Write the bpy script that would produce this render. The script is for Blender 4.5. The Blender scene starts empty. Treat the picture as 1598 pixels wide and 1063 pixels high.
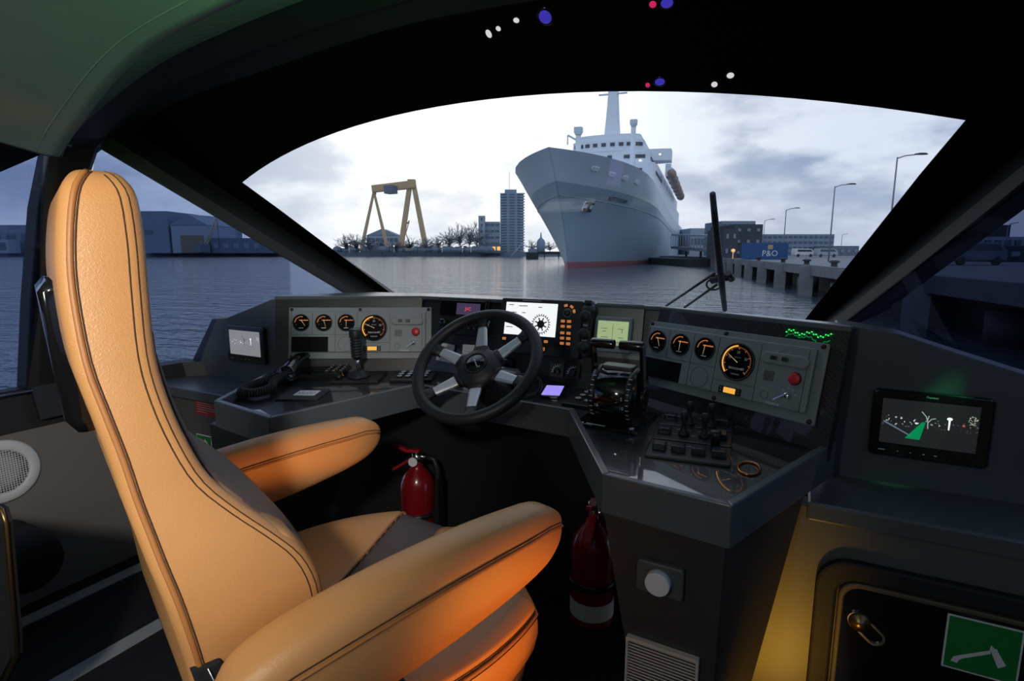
import bpy, bmesh, math, random
from mathutils import Matrix, Vector
random.seed(7)
SC = bpy.context.scene
COL = SC.collection
R = math.radians

# ------------------------------------------------------------------ camera
FPX, CAMZ, YAW = 865.0, 1.20, R(27.5)
PITCH = math.atan(137.5 / FPX)
cam_d = bpy.data.cameras.new('camera')
cam_d.sensor_width = 36.0
cam_d.lens = 36.0 * FPX / 1598.0
cam_d.clip_start = 0.02
cam_d.clip_end = 6000
cam = bpy.data.objects.new('camera', cam_d)
cam.location = (0, 0, CAMZ)
cam.rotation_euler = (R(90) - PITCH, 0, YAW)
COL.objects.link(cam)
SC.camera = cam

# ------------------------------------------------------------------ view
SC.view_settings.view_transform = 'Standard'
SC.view_settings.look = 'None'
SC.view_settings.gamma = 1
SC.view_settings.use_curve_mapping = False
SC.view_settings.exposure = 0.0

# ------------------------------------------------------------------ sky
world = bpy.data.worlds.new('dusk_sky')
SC.world = world
world.use_nodes = True
wn, wl = world.node_tree.nodes, world.node_tree.links
wn.clear()

def wnode(t, **kw):
    n = wn.new(t)
    for k, v in kw.items():
        setattr(n, k, v)
    return n

def wmath(op, a, b=None, clamp=False):
    n = wnode('ShaderNodeMath', operation=op, use_clamp=clamp)
    for i, s in enumerate((a, b)):
        if s is None:
            continue
        if isinstance(s, (int, float)):
            n.inputs[i].default_value = s
        else:
            wl.new(s, n.inputs[i])
    return n.outputs[0]

def wmix(fac, a, b, blend='MIX'):
    n = wnode('ShaderNodeMix', data_type='RGBA', blend_type=blend)
    if isinstance(fac, (int, float)):
        n.inputs[0].default_value = fac
    else:
        wl.new(fac, n.inputs[0])
    for i, s in ((6, a), (7, b)):
        if isinstance(s, tuple):
            n.inputs[i].default_value = s + (1,)
        else:
            wl.new(s, n.inputs[i])
    return n.outputs[2]

def wramp(sock, stops):
    n = wnode('ShaderNodeValToRGB')
    e = n.color_ramp.elements
    while len(e) < len(stops):
        e.new(0.5)
    for el, (p, c) in zip(e, stops):
        el.position = p
        el.color = (c, c, c, 1) if isinstance(c, (int, float)) else c + (1,)
    n.color_ramp.interpolation = 'EASE'
    wl.new(sock, n.inputs[0])
    return n.outputs[0]

tc = wnode('ShaderNodeTexCoord')
sep = wnode('ShaderNodeSeparateXYZ')
wl.new(tc.outputs['Generated'], sep.inputs[0])
mp = wnode('ShaderNodeMapping')
mp.inputs['Location'].default_value = (0.30, 0.15, 0.02)
mp.inputs['Scale'].default_value = (1.0, 1.0, 2.6)
wl.new(tc.outputs['Generated'], mp.inputs[0])
nz = wnode('ShaderNodeTexNoise')
nz.inputs['Scale'].default_value = 4.2
nz.inputs['Detail'].default_value = 7
nz.inputs['Roughness'].default_value = 0.55
wl.new(mp.outputs[0], nz.inputs['Vector'])
nz2 = wnode('ShaderNodeTexNoise')
nz2.inputs['Scale'].default_value = 1.7
nz2.inputs['Detail'].default_value = 4
wl.new(mp.outputs[0], nz2.inputs['Vector'])
cl = wmath('ADD', wmath('MULTIPLY', nz.outputs[0], 0.62), wmath('MULTIPLY', nz2.outputs[0], 0.38))
cover = wramp(cl, [(0.42, 0.0), (0.56, 1.0)])
sky_lo = wmix(wramp(sep.outputs[2], [(0.0, 0.0), (0.45, 1.0)]), (0.66, 0.74, 0.92), (0.30, 0.42, 0.68))
cloud = wmix(cover, (0.24, 0.33, 0.54), (0.86, 0.94, 1.08))
base = wmix(0.80, sky_lo, cloud)
hz = wramp(sep.outputs[2], [(0.0, 1.0), (0.16, 0.0)])
base = wmix(wmath('MULTIPLY', hz, 0.55), base, (0.70, 0.74, 0.88))
# brightness of the sun behind the cloud layer
gdir = Vector((-math.sin(YAW + R(5)), math.cos(YAW + R(5)), 0.26)).normalized()
dotn = wnode('ShaderNodeVectorMath', operation='DOT_PRODUCT')
wl.new(tc.outputs['Generated'], dotn.inputs[0])
dotn.inputs[1].default_value = gdir
glow = wmath('POWER', wmath('MAXIMUM', dotn.outputs[1], 0.0), 15.0)
glow = wmath('MULTIPLY', glow, wmath('ADD', 0.75, wmath('MULTIPLY', cover, 0.55)))
base = wmix(wmath('MULTIPLY', glow, 1.0, True), base, (1.30, 1.30, 1.30))
bg = wnode('ShaderNodeBackground')
wl.new(base, bg.inputs[0])
bg.inputs[1].default_value = 1.0
wo = wnode('ShaderNodeOutputWorld')
wl.new(bg.outputs[0], wo.inputs[0])

# ------------------------------------------------------------------ cabin lamps and fill
def lamp(name, kind, loc, energy, color, aim=None, **kw):
    d = bpy.data.lights.new(name, kind)
    d.energy = energy
    d.color = color
    for k, v in kw.items():
        setattr(d, k, v)
    o = bpy.data.objects.new(name, d)
    o.location = loc
    if aim is not None:
        o.rotation_euler = (Vector(aim) - Vector(loc)).to_track_quat('-Z', 'Y').to_euler()
    COL.objects.link(o)
    return o

lamp('ceiling_spot', 'SPOT', (0.05, -0.50, 1.58), 66, (1.0, 0.93, 0.86), (-0.86, 0.36, 1.00), spot_size=R(50), spot_blend=0.8, shadow_soft_size=0.05)
lamp('courtesy_lamp', 'SPOT', (0.04, 0.80, 0.18), 6.5, (1.0, 0.50, 0.05), (-0.07, 1.15, 0.50), spot_size=R(62), spot_blend=0.9, shadow_soft_size=0.03)
lamp('aisle_lamp', 'SPOT', (0.42, 0.68, 0.40), 28, (1.0, 0.34, 0.04), (-0.31, 0.66, 0.62), spot_size=R(29), spot_blend=0.8, shadow_soft_size=0.04)
lamp('cabin_light', 'POINT', (-0.50, -0.75, 1.42), 9.0, (0.88, 1.0, 0.92), shadow_soft_size=0.08)  # unseen fill added behind the camera to lift the ceiling and console
lamp('green_led', 'SPOT', (-0.50, 0.42, 1.46), 4.2, (0.22, 1.0, 0.36), (-0.95, 0.84, 1.68), spot_size=R(95), spot_blend=1.0, shadow_soft_size=0.04)

lamp('green_beam', 'SPOT', (0.38, 1.19, 1.24), 5.0, (0.08, 1.0, 0.25), (0.235, 1.31, 0.86), spot_size=R(13), spot_blend=0.7, shadow_soft_size=0.01)

# ------------------------------------------------------------------ mesh helpers
MW = {}

def mesh_obj(name, me, mat):
    o = bpy.data.objects.new(name, me)
    if mat is not None and not me.materials:
        me.materials.append(mat)
    COL.objects.link(o)
    return o

def tag(o, label=None, cat=None, group=None, kind=None):
    if label: o['label'] = label
    if cat: o['category'] = cat
    if group: o['group'] = group
    if kind: o['kind'] = kind
    return o

def thing(name, label, cat, loc=(0, 0, 0), M=None, group=None):
    o = bpy.data.objects.new(name, None)
    o.empty_display_size = 0.05
    COL.objects.link(o)
    M = M if M is not None else Matrix.Translation(loc)
    o.matrix_world = M
    MW[o.name] = M.copy()
    tag(o, label, cat, group)
    return o

def frame(o, e, u):
    e = Vector(e).normalized(); u = Vector(u).normalized(); n = e.cross(u).normalized()
    u = n.cross(e)
    m = Matrix((e, u, n)).transposed().to_4x4()
    m.translation = Vector(o)
    return m

class MB:
    def __init__(self):
        self.v, self.f, self.s = [], [], []

    def add(self, vs, fs, M=None, smooth=False):
        n = len(self.v)
        for p in vs:
            p = Vector(p)
            self.v.append(M @ p if M is not None else p)
        for q in fs:
            self.f.append(tuple(i + n for i in q))
            self.s.append(smooth)
        return self

    def box(self, c, s, M=None, rz=0):
        hx, hy, hz_ = s[0] / 2, s[1] / 2, s[2] / 2
        vs = [(sx * hx, sy * hy, sz * hz_) for sz in (-1, 1) for sy in (-1, 1) for sx in (-1, 1)]
        T = Matrix.Translation(c) @ Matrix.Rotation(rz, 4, 'Z')
        if M is not None: T = M @ T
        return self.add(vs, [(0, 2, 3, 1), (4, 5, 7, 6), (0, 1, 5, 4), (2, 6, 7, 3), (0, 4, 6, 2), (1, 3, 7, 5)], T)

    def hexa(self, b, t):
        """bottom quad b and top quad t, same order"""
        return self.add(list(b) + list(t), [(3, 2, 1, 0), (4, 5, 6, 7), (0, 1, 5, 4), (1, 2, 6, 5), (2, 3, 7, 6), (3, 0, 4, 7)])

    def prism(self, poly, z0, z1, M=None):
        n = len(poly)
        vs = [(x, y, z0) for x, y in poly] + [(x, y, z1) for x, y in poly]
        fs = [tuple(reversed(range(n))), tuple(range(n, 2 * n))]
        fs += [(i, (i + 1) % n, n + (i + 1) % n, n + i) for i in range(n)]
        return self.add(vs, fs, M)

    def rbox(self, cx, cy, w, h, r, z0, z1, M=None, k=4):
        return self.prism(rrect(cx, cy, w, h, r, k), z0, z1, M)

    def ring(self, outer, inner, z0, z1, M=None):
        n = len(outer)
        vs = [(x, y, z) for z in (z0, z1) for P in (outer, inner) for x, y in P]
        fs = []
        for i in range(n):
            j = (i + 1) % n
            fs += [(i, n + i, n + j, j), (2 * n + i, 2 * n + j, 3 * n + j, 3 * n + i), (i, j, 2 * n + j, 2 * n + i), (n + i, 3 * n + i, 3 * n + j, n + j)]
        return self.add(vs, fs, M)

    def cyl(self, p0, p1, r0, r1=None, n=16, M=None, smooth=True):
        r1 = r0 if r1 is None else r1
        p0, p1 = Vector(p0), Vector(p1)
        d = (p1 - p0).normalized()
        a = d.orthogonal().normalized(); b = d.cross(a)
        vs = [p + (a * math.cos(t) + b * math.sin(t)) * r for p, r in ((p0, r0), (p1, r1)) for t in [2 * math.pi * i / n for i in range(n)]]
        self.add(vs, [(i, (i + 1) % n, n + (i + 1) % n, n + i) for i in range(n)], M, smooth)
        k = len(self.v) - 2 * n
        self.f += [tuple(reversed(range(k, k + n))), tuple(range(k + n, k + 2 * n))]
        self.s += [False, False]
        return self

    def tube(self, pts, r, n=8, M=None, closed=False, smooth=True):
        pts = [Vector(p) for p in pts]
        m = len(pts)
        rs = r if isinstance(r, (list, tuple)) else [r] * m
        vs = []
        a = None
        for i, p in enumerate(pts):
            if closed:
                t = (pts[(i + 1) % m] - pts[i - 1])
            else:
                t = pts[min(i + 1, m - 1)] - pts[max(i - 1, 0)]
            t = t.normalized() if t.length > 1e-9 else Vector((0, 0, 1))
            if a is None:
                a = t.orthogonal().normalized()
            a = (a - t * a.dot(t))
            a = a.normalized() if a.length > 1e-6 else t.orthogonal().normalized()
            b = t.cross(a)
            vs += [p + (a * math.cos(2 * math.pi * k / n) + b * math.sin(2 * math.pi * k / n)) * rs[i] for k in range(n)]
        fs = []
        for i in range(m if closed else m - 1):
            j = (i + 1) % m
            fs += [(i * n + k, i * n + (k + 1) % n, j * n + (k + 1) % n, j * n + k) for k in range(n)]
        if not closed:
            fs += [tuple(reversed(range(n))), tuple(range((m - 1) * n, m * n))]
        return self.add(vs, fs, M, smooth)

    def lathe(self, prof, n=24, M=None, smooth=True):
        vs = [(r * math.cos(2 * math.pi * k / n), r * math.sin(2 * math.pi * k / n), z) for r, z in prof for k in range(n)]
        m = len(prof)
        fs = [(i * n + k, i * n + (k + 1) % n, (i + 1) * n + (k + 1) % n, (i + 1) * n + k) for i in range(m - 1) for k in range(n)]
        self.add(vs, fs, M, smooth)
        k = len(self.v) - m * n
        if prof[0][0] > 1e-6:
            self.f.append(tuple(reversed(range(k, k + n)))); self.s.append(False)
        if prof[-1][0] > 1e-6:
            self.f.append(tuple(range(k + (m - 1) * n, k + m * n))); self.s.append(False)
        return self

    def loft(self, rings, caps=True, M=None, smooth=True, closed=True):
        n = len(rings[0]); m = len(rings)
        vs = [p for ring in rings for p in ring]
        fs = []
        for i in range(m - 1):
            for k in range(n if closed else n - 1):
                fs.append((i * n + k, i * n + (k + 1) % n, (i + 1) * n + (k + 1) % n, (i + 1) * n + k))
        if caps:
            fs += [tuple(reversed(range(n))), tuple(range((m - 1) * n, m * n))]
        return self.add(vs, fs, M, smooth)

    def mesh(self, name):
        me = bpy.data.meshes.new(name)
        me.from_pydata([tuple(p) for p in self.v], [], self.f)
        me.polygons.foreach_set('use_smooth', self.s)
        bm = bmesh.new(); bm.from_mesh(me)
        bmesh.ops.remove_doubles(bm, verts=bm.verts, dist=1e-6)
        bmesh.ops.recalc_face_normals(bm, faces=bm.faces)
        bm.to_mesh(me); bm.free()
        me.update()
        return me

    def build(self, name, mat, parent=None, world=False, bevel=0, seg=2, label=None, kind=None, origin=None):
        if parent is not None and world:
            Mi = MW[parent.name].inverted()
            self.v = [Mi @ p for p in self.v]
        loc = None
        if parent is None:
            xs = [p.x for p in self.v]; ys = [p.y for p in self.v]; zs = [p.z for p in self.v]
            loc = Vector(((min(xs) + max(xs)) / 2, (min(ys) + max(ys)) / 2, min(zs)))
            self.v = [p - loc for p in self.v]
        o = mesh_obj(name, self.mesh(name), mat)
        if parent is not None:
            o.parent = parent
            MW[o.name] = MW.get(parent.name, Matrix.Identity(4))
        else:
            o.location = loc
            MW[o.name] = Matrix.Translation(loc)
        if bevel:
            b = o.modifiers.new('bevel', 'BEVEL')
            b.width = bevel; b.segments = seg; b.limit_method = 'ANGLE'; b.angle_limit = R(35)
        if label: o['label'] = label
        if kind: o['kind'] = kind
        return o

def rrect(cx, cy, w, h, r, k=4):
    P = []
    for sx, sy, a0 in ((1, 1, 0), (-1, 1, 90), (-1, -1, 180), (1, -1, 270)):
        for i in range(k + 1):
            a = R(a0 + 90 * i / k)
            P.append((cx + sx * (w / 2 - r) + r * math.cos(a), cy + sy * (h / 2 - r) + r * math.sin(a)))
    return P

def circ(cx, cy, r, n=24):
    return [(cx + r * math.cos(2 * math.pi * i / n), cy + r * math.sin(2 * math.pi * i / n)) for i in range(n)]

def inst(src, parent, M, name=None):
    c = src.copy()
    if name: c.name = name
    COL.objects.link(c)
    c.parent = parent
    c.matrix_local = M
    return c

def copy_tree(o, parent=None):
    c = o.copy(); COL.objects.link(c); c.parent = parent
    for ch in list(o.children):
        copy_tree(ch, c)
    return c

def text_mb(txt, size, M, align='CENTER', depth=0.0, space=1.0):
    cu = bpy.data.curves.new('lettering', 'FONT')
    cu.body = txt; cu.size = size; cu.align_x = align; cu.align_y = 'CENTER'; cu.extrude = depth
    cu.space_character = space; cu.resolution_u = 2
    o = bpy.data.objects.new('lettering', cu); COL.objects.link(o)
    dg = bpy.context.evaluated_depsgraph_get()
    me = bpy.data.meshes.new_from_object(o.evaluated_get(dg))
    mb = MB(); mb.add([v.co.copy() for v in me.vertices], [tuple(p.vertices) for p in me.polygons], M)
    bpy.data.objects.remove(o); bpy.data.curves.remove(cu); bpy.data.meshes.remove(me)
    return mb

# pixel of the photograph -> point at a horizontal distance / on a plane
CAMP = Vector((0, 0, CAMZ))
FW = Vector((-math.sin(YAW) * math.cos(PITCH), math.cos(YAW) * math.cos(PITCH), -math.sin(PITCH)))
RT = Vector((math.cos(YAW), math.sin(YAW), 0))
UP = RT.cross(FW)
FH = Vector((-math.sin(YAW), math.cos(YAW), 0))

def pray(x, y): return FW + RT * ((x - 799) / FPX) - UP * ((y - 531.5) / FPX)
def at(x, y, d):
    r = pray(x, y); return CAMP + r * (d / r.dot(FH))
def atz(x, y, z):
    r = pray(x, y); return CAMP + r * ((z - CAMZ) / r.z)
def atpl(x, y, p, n):
    r = pray(x, y); n = Vector(n); return CAMP + r * ((Vector(p) - CAMP).dot(n) / r.dot(n))

# ------------------------------------------------------------------ materials
def pm(name, col, rough=0.5, metal=0.0, spec=0.5, coat=0.0, coat_r=0.05, emit=None, es=0.0, bump=None, vary=None, sheen=0.0):
    m = bpy.data.materials.new(name); m.use_nodes = True
    nt = m.node_tree; b = nt.nodes['Principled BSDF']
    b.inputs['Base Color'].default_value = tuple(col) + (1,)
    b.inputs['Roughness'].default_value = rough
    b.inputs['Metallic'].default_value = metal
    b.inputs['Specular IOR Level'].default_value = spec
    b.inputs['Coat Weight'].default_value = coat
    b.inputs['Coat Roughness'].default_value = coat_r
    if sheen:
        b.inputs['Sheen Weight'].default_value = sheen
    if emit:
        b.inputs['Emission Color'].default_value = tuple(emit) + (1,)
        b.inputs['Emission Strength'].default_value = es
    t = None
    if bump or vary:
        t = nt.nodes.new('ShaderNodeTexCoord')
    if bump:
        sc, st, kind = bump
        if kind == 'leather':
            x = nt.nodes.new('ShaderNodeTexVoronoi'); x.feature = 'DISTANCE_TO_EDGE'
            n2 = nt.nodes.new('ShaderNodeTexNoise'); n2.inputs['Scale'].default_value = sc * .4
            ad = nt.nodes.new('ShaderNodeVectorMath'); ad.operation = 'MULTIPLY_ADD'
            ad.inputs[1].default_value = (.006, .006, .006)
            nt.links.new(n2.outputs['Color'], ad.inputs[0]); nt.links.new(t.outputs['Object'], ad.inputs[2])
            mpn = nt.nodes.new('ShaderNodeMapping'); mpn.inputs['Scale'].default_value = (1, 1, 1.6)
            nt.links.new(ad.outputs[0], mpn.inputs[0])
            nt.links.new(mpn.outputs[0], x.inputs['Vector'])
            x.inputs['Scale'].default_value = sc
            out = x.outputs['Distance']
        else:
            x = nt.nodes.new('ShaderNodeTexNoise'); x.inputs['Detail'].default_value = 4
            nt.links.new(t.outputs['Object'], x.inputs['Vector'])
            x.inputs['Scale'].default_value = sc
            out = x.outputs[0]
        bn = nt.nodes.new('ShaderNodeBump'); bn.inputs['Strength'].default_value = st
        bn.inputs['Distance'].default_value = 0.002 if kind != 'big' else 0.05
        nt.links.new(out, bn.inputs['Height']); nt.links.new(bn.outputs[0], b.inputs['Normal'])
    if vary:
        sc, amt = vary
        n3 = nt.nodes.new('ShaderNodeTexNoise'); n3.inputs['Scale'].default_value = sc; n3.inputs['Detail'].default_value = 5
        nt.links.new(t.outputs['Object'], n3.inputs['Vector'])
        mx = nt.nodes.new('ShaderNodeMix'); mx.data_type = 'RGBA'
        mx.inputs[6].default_value = tuple(c * (1 - amt) for c in col) + (1,)
        mx.inputs[7].default_value = tuple(min(1, c * (1 + amt)) for c in col) + (1,)
        nt.links.new(n3.outputs[0], mx.inputs[0]); nt.links.new(mx.outputs[2], b.inputs['Base Color'])
    return m

def em(name, col, s=1.0):
    return pm(name, tuple(c * .1 for c in col), 0.4, emit=col, es=s)

def glass_mat(name, tint, refl):
    m = bpy.data.materials.new(name); m.use_nodes = True
    nt = m.node_tree; nt.nodes.clear()
    tr = nt.nodes.new('ShaderNodeBsdfTransparent'); tr.inputs[0].default_value = tuple(tint) + (1,)
    gl = nt.nodes.new('ShaderNodeBsdfGlossy'); gl.inputs['Roughness'].default_value = 0.0
    gl.inputs[0].default_value = (1, 1, 1, 1)
    mx = nt.nodes.new('ShaderNodeMixShader'); mx.inputs[0].default_value = refl
    nt.links.new(tr.outputs[0], mx.inputs[1]); nt.links.new(gl.outputs[0], mx.inputs[2])
    o = nt.nodes.new('ShaderNodeOutputMaterial'); nt.links.new(mx.outputs[0], o.inputs[0])
    return m

def carbon_mat(name, coat, ior=1.5):
    m = pm(name, (0.012, 0.013, 0.015), 0.35, coat=coat, coat_r=0.03)
    nt = m.node_tree; b = nt.nodes['Principled BSDF']
    b.inputs['Coat IOR'].default_value = ior
    t = nt.nodes.new('ShaderNodeTexCoord')
    mp_ = nt.nodes.new('ShaderNodeMapping'); mp_.inputs['Rotation'].default_value = (0, 0, R(45))
    nt.links.new(t.outputs['Object'], mp_.inputs[0])
    ch = nt.nodes.new('ShaderNodeTexChecker'); ch.inputs['Scale'].default_value = 230
    ch.inputs[1].default_value = (0.006, 0.007, 0.008, 1); ch.inputs[2].default_value = (0.028, 0.030, 0.033, 1)
    nt.links.new(mp_.outputs[0], ch.inputs[0]); nt.links.new(ch.outputs[0], b.inputs['Base Color'])
    return m

MAT = {}
def mats():
    A = MAT
    A['console'] = pm('slate_console_paint', (0.075, 0.088, 0.096), 0.30, bump=(900, .05, 'n'), vary=(9, .08))
    A['rim'] = pm('slate_rim_paint', (0.095, 0.112, 0.122), 0.24)
    A['carbon'] = carbon_mat('carbon_weave', 0.5)
    A['desk'] = carbon_mat('carbon_desk_under_clear_sheet', 1.0, 2.4)
    A['plate'] = pm('instrument_plate_grey', (0.21, 0.24, 0.245), 0.45, bump=(700, .04, 'n'))
    A['plate_dark'] = pm('instrument_plate_groove', (0.012, 0.014, 0.015), 0.6)
    A['brushed'] = pm('brushed_grey_plate', (0.16, 0.165, 0.165), 0.34, metal=0.7)
    A['black'] = pm('black_plastic', (0.010, 0.010, 0.011), 0.38)
    A['gloss'] = pm('gloss_black_plastic', (0.006, 0.006, 0.007), 0.12, coat=0.6)
    A['dial'] = pm('black_dial', (0.005, 0.005, 0.006), 0.35, spec=0.15)
    A['matte'] = pm('matte_black', (0.008, 0.008, 0.009), 0.7)
    A['frame'] = pm('black_window_frame', (0.012, 0.0125, 0.0135), 0.55, bump=(300, .05, 'n'))
    A['frit'] = pm('black_glass_band', (0.002, 0.002, 0.002), 0.6, spec=0.1)
    A['rubber'] = pm('black_rubber', (0.012, 0.013, 0.015), 0.5)
    A['screen_off'] = pm('dark_display', (0.003, 0.003, 0.003), 0.25, spec=0.15)
    A['chrome'] = pm('chrome', (0.75, 0.76, 0.78), 0.15, metal=1.0)
    A['steel'] = pm('brushed_steel', (0.45, 0.46, 0.47), 0.35, metal=1.0)
    A['spoke'] = pm('silver_spoke', (0.62, 0.66, 0.68), 0.38, metal=0.55)
    A['white'] = pm('white_plastic', (0.72, 0.73, 0.74), 0.5)
    A['white_print'] = pm('white_print', (0.70, 0.72, 0.74), 0.6)
    A['grey_print'] = pm('grey_print', (0.30, 0.32, 0.33), 0.6)
    A['paper'] = pm('paper', (0.60, 0.62, 0.60), 0.8)
    A['red'] = pm('red_plastic', (0.62, 0.02, 0.03), 0.35)
    A['red_dark'] = pm('dark_red_plastic', (0.30, 0.010, 0.016), 0.35)
    A['red_paint'] = pm('red_extinguisher_paint', (0.20, 0.005, 0.010), 0.25, coat=0.4)
    A['red_sign'] = pm('dark_red_sign', (0.34, 0.02, 0.03), 0.55)
    A['green_sign'] = pm('green_sign', (0.006, 0.20, 0.035), 0.5)
    A['leather'] = pm('tan_leather', (0.62, 0.300, 0.105), 0.40, bump=(230, .20, 'leather'), vary=(14, .06))
    A['leather_pipe'] = pm('tan_leather_piping', (0.45, 0.185, 0.055), 0.48)
    A['thread'] = pm('dark_brown_thread', (0.06, 0.028, 0.014), 0.8)
    A['brown'] = pm('brown_leather', (0.085, 0.058, 0.056), 0.5, bump=(210, .3, 'leather'))
    A['fabric'] = pm('black_fabric', (0.008, 0.008, 0.010), 0.85, bump=(900, .4, 'n'))
    A['liner'] = pm('grey_headliner', (0.46, 0.50, 0.47), 0.8, bump=(40, .1, 'n'), vary=(3, .08))
    A['coaming'] = pm('grey_coaming', (0.22, 0.26, 0.23), 0.6)
    A['wall_lining'] = pm('beige_wall_lining', (0.19, 0.172, 0.160), 0.85, bump=(500, .2, 'n'))
    A['floor'] = pm('black_floor_covering', (0.006, 0.006, 0.007), 0.75, bump=(300, .3, 'n'))
    A['strip'] = pm('pale_floor_strip', (0.34, 0.36, 0.37), 0.6, vary=(30, .15))
    A['lower'] = pm('graphite_lower_wall', (0.085, 0.085, 0.080), 0.48, bump=(500, .06, 'n'))
    A['ped'] = pm('graphite_pedestal', (0.042, 0.040, 0.038), 0.42, bump=(500, .06, 'n'))
    A['gasket'] = pm('rubber_gasket', (0.10, 0.075, 0.05), 0.5)
    A['brass'] = pm('worn_brass', (0.32, 0.22, 0.10), 0.35, metal=1.0)
    A['louvre'] = pm('cream_louvre', (0.58, 0.52, 0.44), 0.5)
    A['windscreen'] = glass_mat('windscreen_glass', (0.96, 0.97, 0.97), 0.035)
    A['tint'] = glass_mat('tinted_side_glass', (0.56, 0.62, 0.74), 0.03)
    A['tint_dark'] = glass_mat('dark_tinted_side_glass', (0.34, 0.37, 0.47), 0.03)
    A['e_white'] = em('white_screen_glow', (0.93, 0.97, 1.0), 0.95)
    A['e_amber'] = em('amber_key_glow', (1.0, 0.33, 0.07), 0.85)
    A['e_arc'] = em('orange_dial_glow', (1.0, 0.30, 0.06), 0.45)
    A['e_yellow'] = em('amber_display_glow', (1.0, 0.48, 0.07), 0.9)
    A['e_needle'] = em('needle_glow', (1.0, 0.72, 0.30), 0.6)
    A['e_green'] = em('green_led_glow', (0.05, 1.0, 0.15), 1.0)
    A['e_lcd'] = em('green_lcd_glow', (0.50, 0.66, 0.33), 0.62)
    A['e_red'] = em('red_display_glow', (1.0, 0.06, 0.05), 1.2)
    A['e_violet'] = em('violet_phone_glow', (0.38, 0.32, 1.0), 0.9)
    A['lcd_ink'] = pm('lcd_ink', (0.03, 0.05, 0.03), 0.6)
    A['ink'] = pm('dark_ink', (0.03, 0.035, 0.04), 0.6)
mats()
# ================================================================== cabin shell
X0 = -0.72
FL = 0.12
def mir(p): return (2 * X0 - p[0],) + tuple(p[1:])
def sides(f):
    """run f for the port side and, mirrored, for the starboard side"""
    f(lambda p: Vector(p), 'left'); f(lambda p: Vector(mir(p)), 'right')

floor = MB().box((X0, -0.1, FL - 0.03), (2.9, 3.3, 0.06)).build('floor', MAT['floor'], kind='structure')
for x in (-1.965, -1.60, 2 * X0 + 1.60, 2 * X0 + 1.965):
    MB().box((x, -0.2, FL + 0.002), (0.050, 2.5, 0.004)).build('floor_strip', MAT['strip'], floor, world=True)

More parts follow.
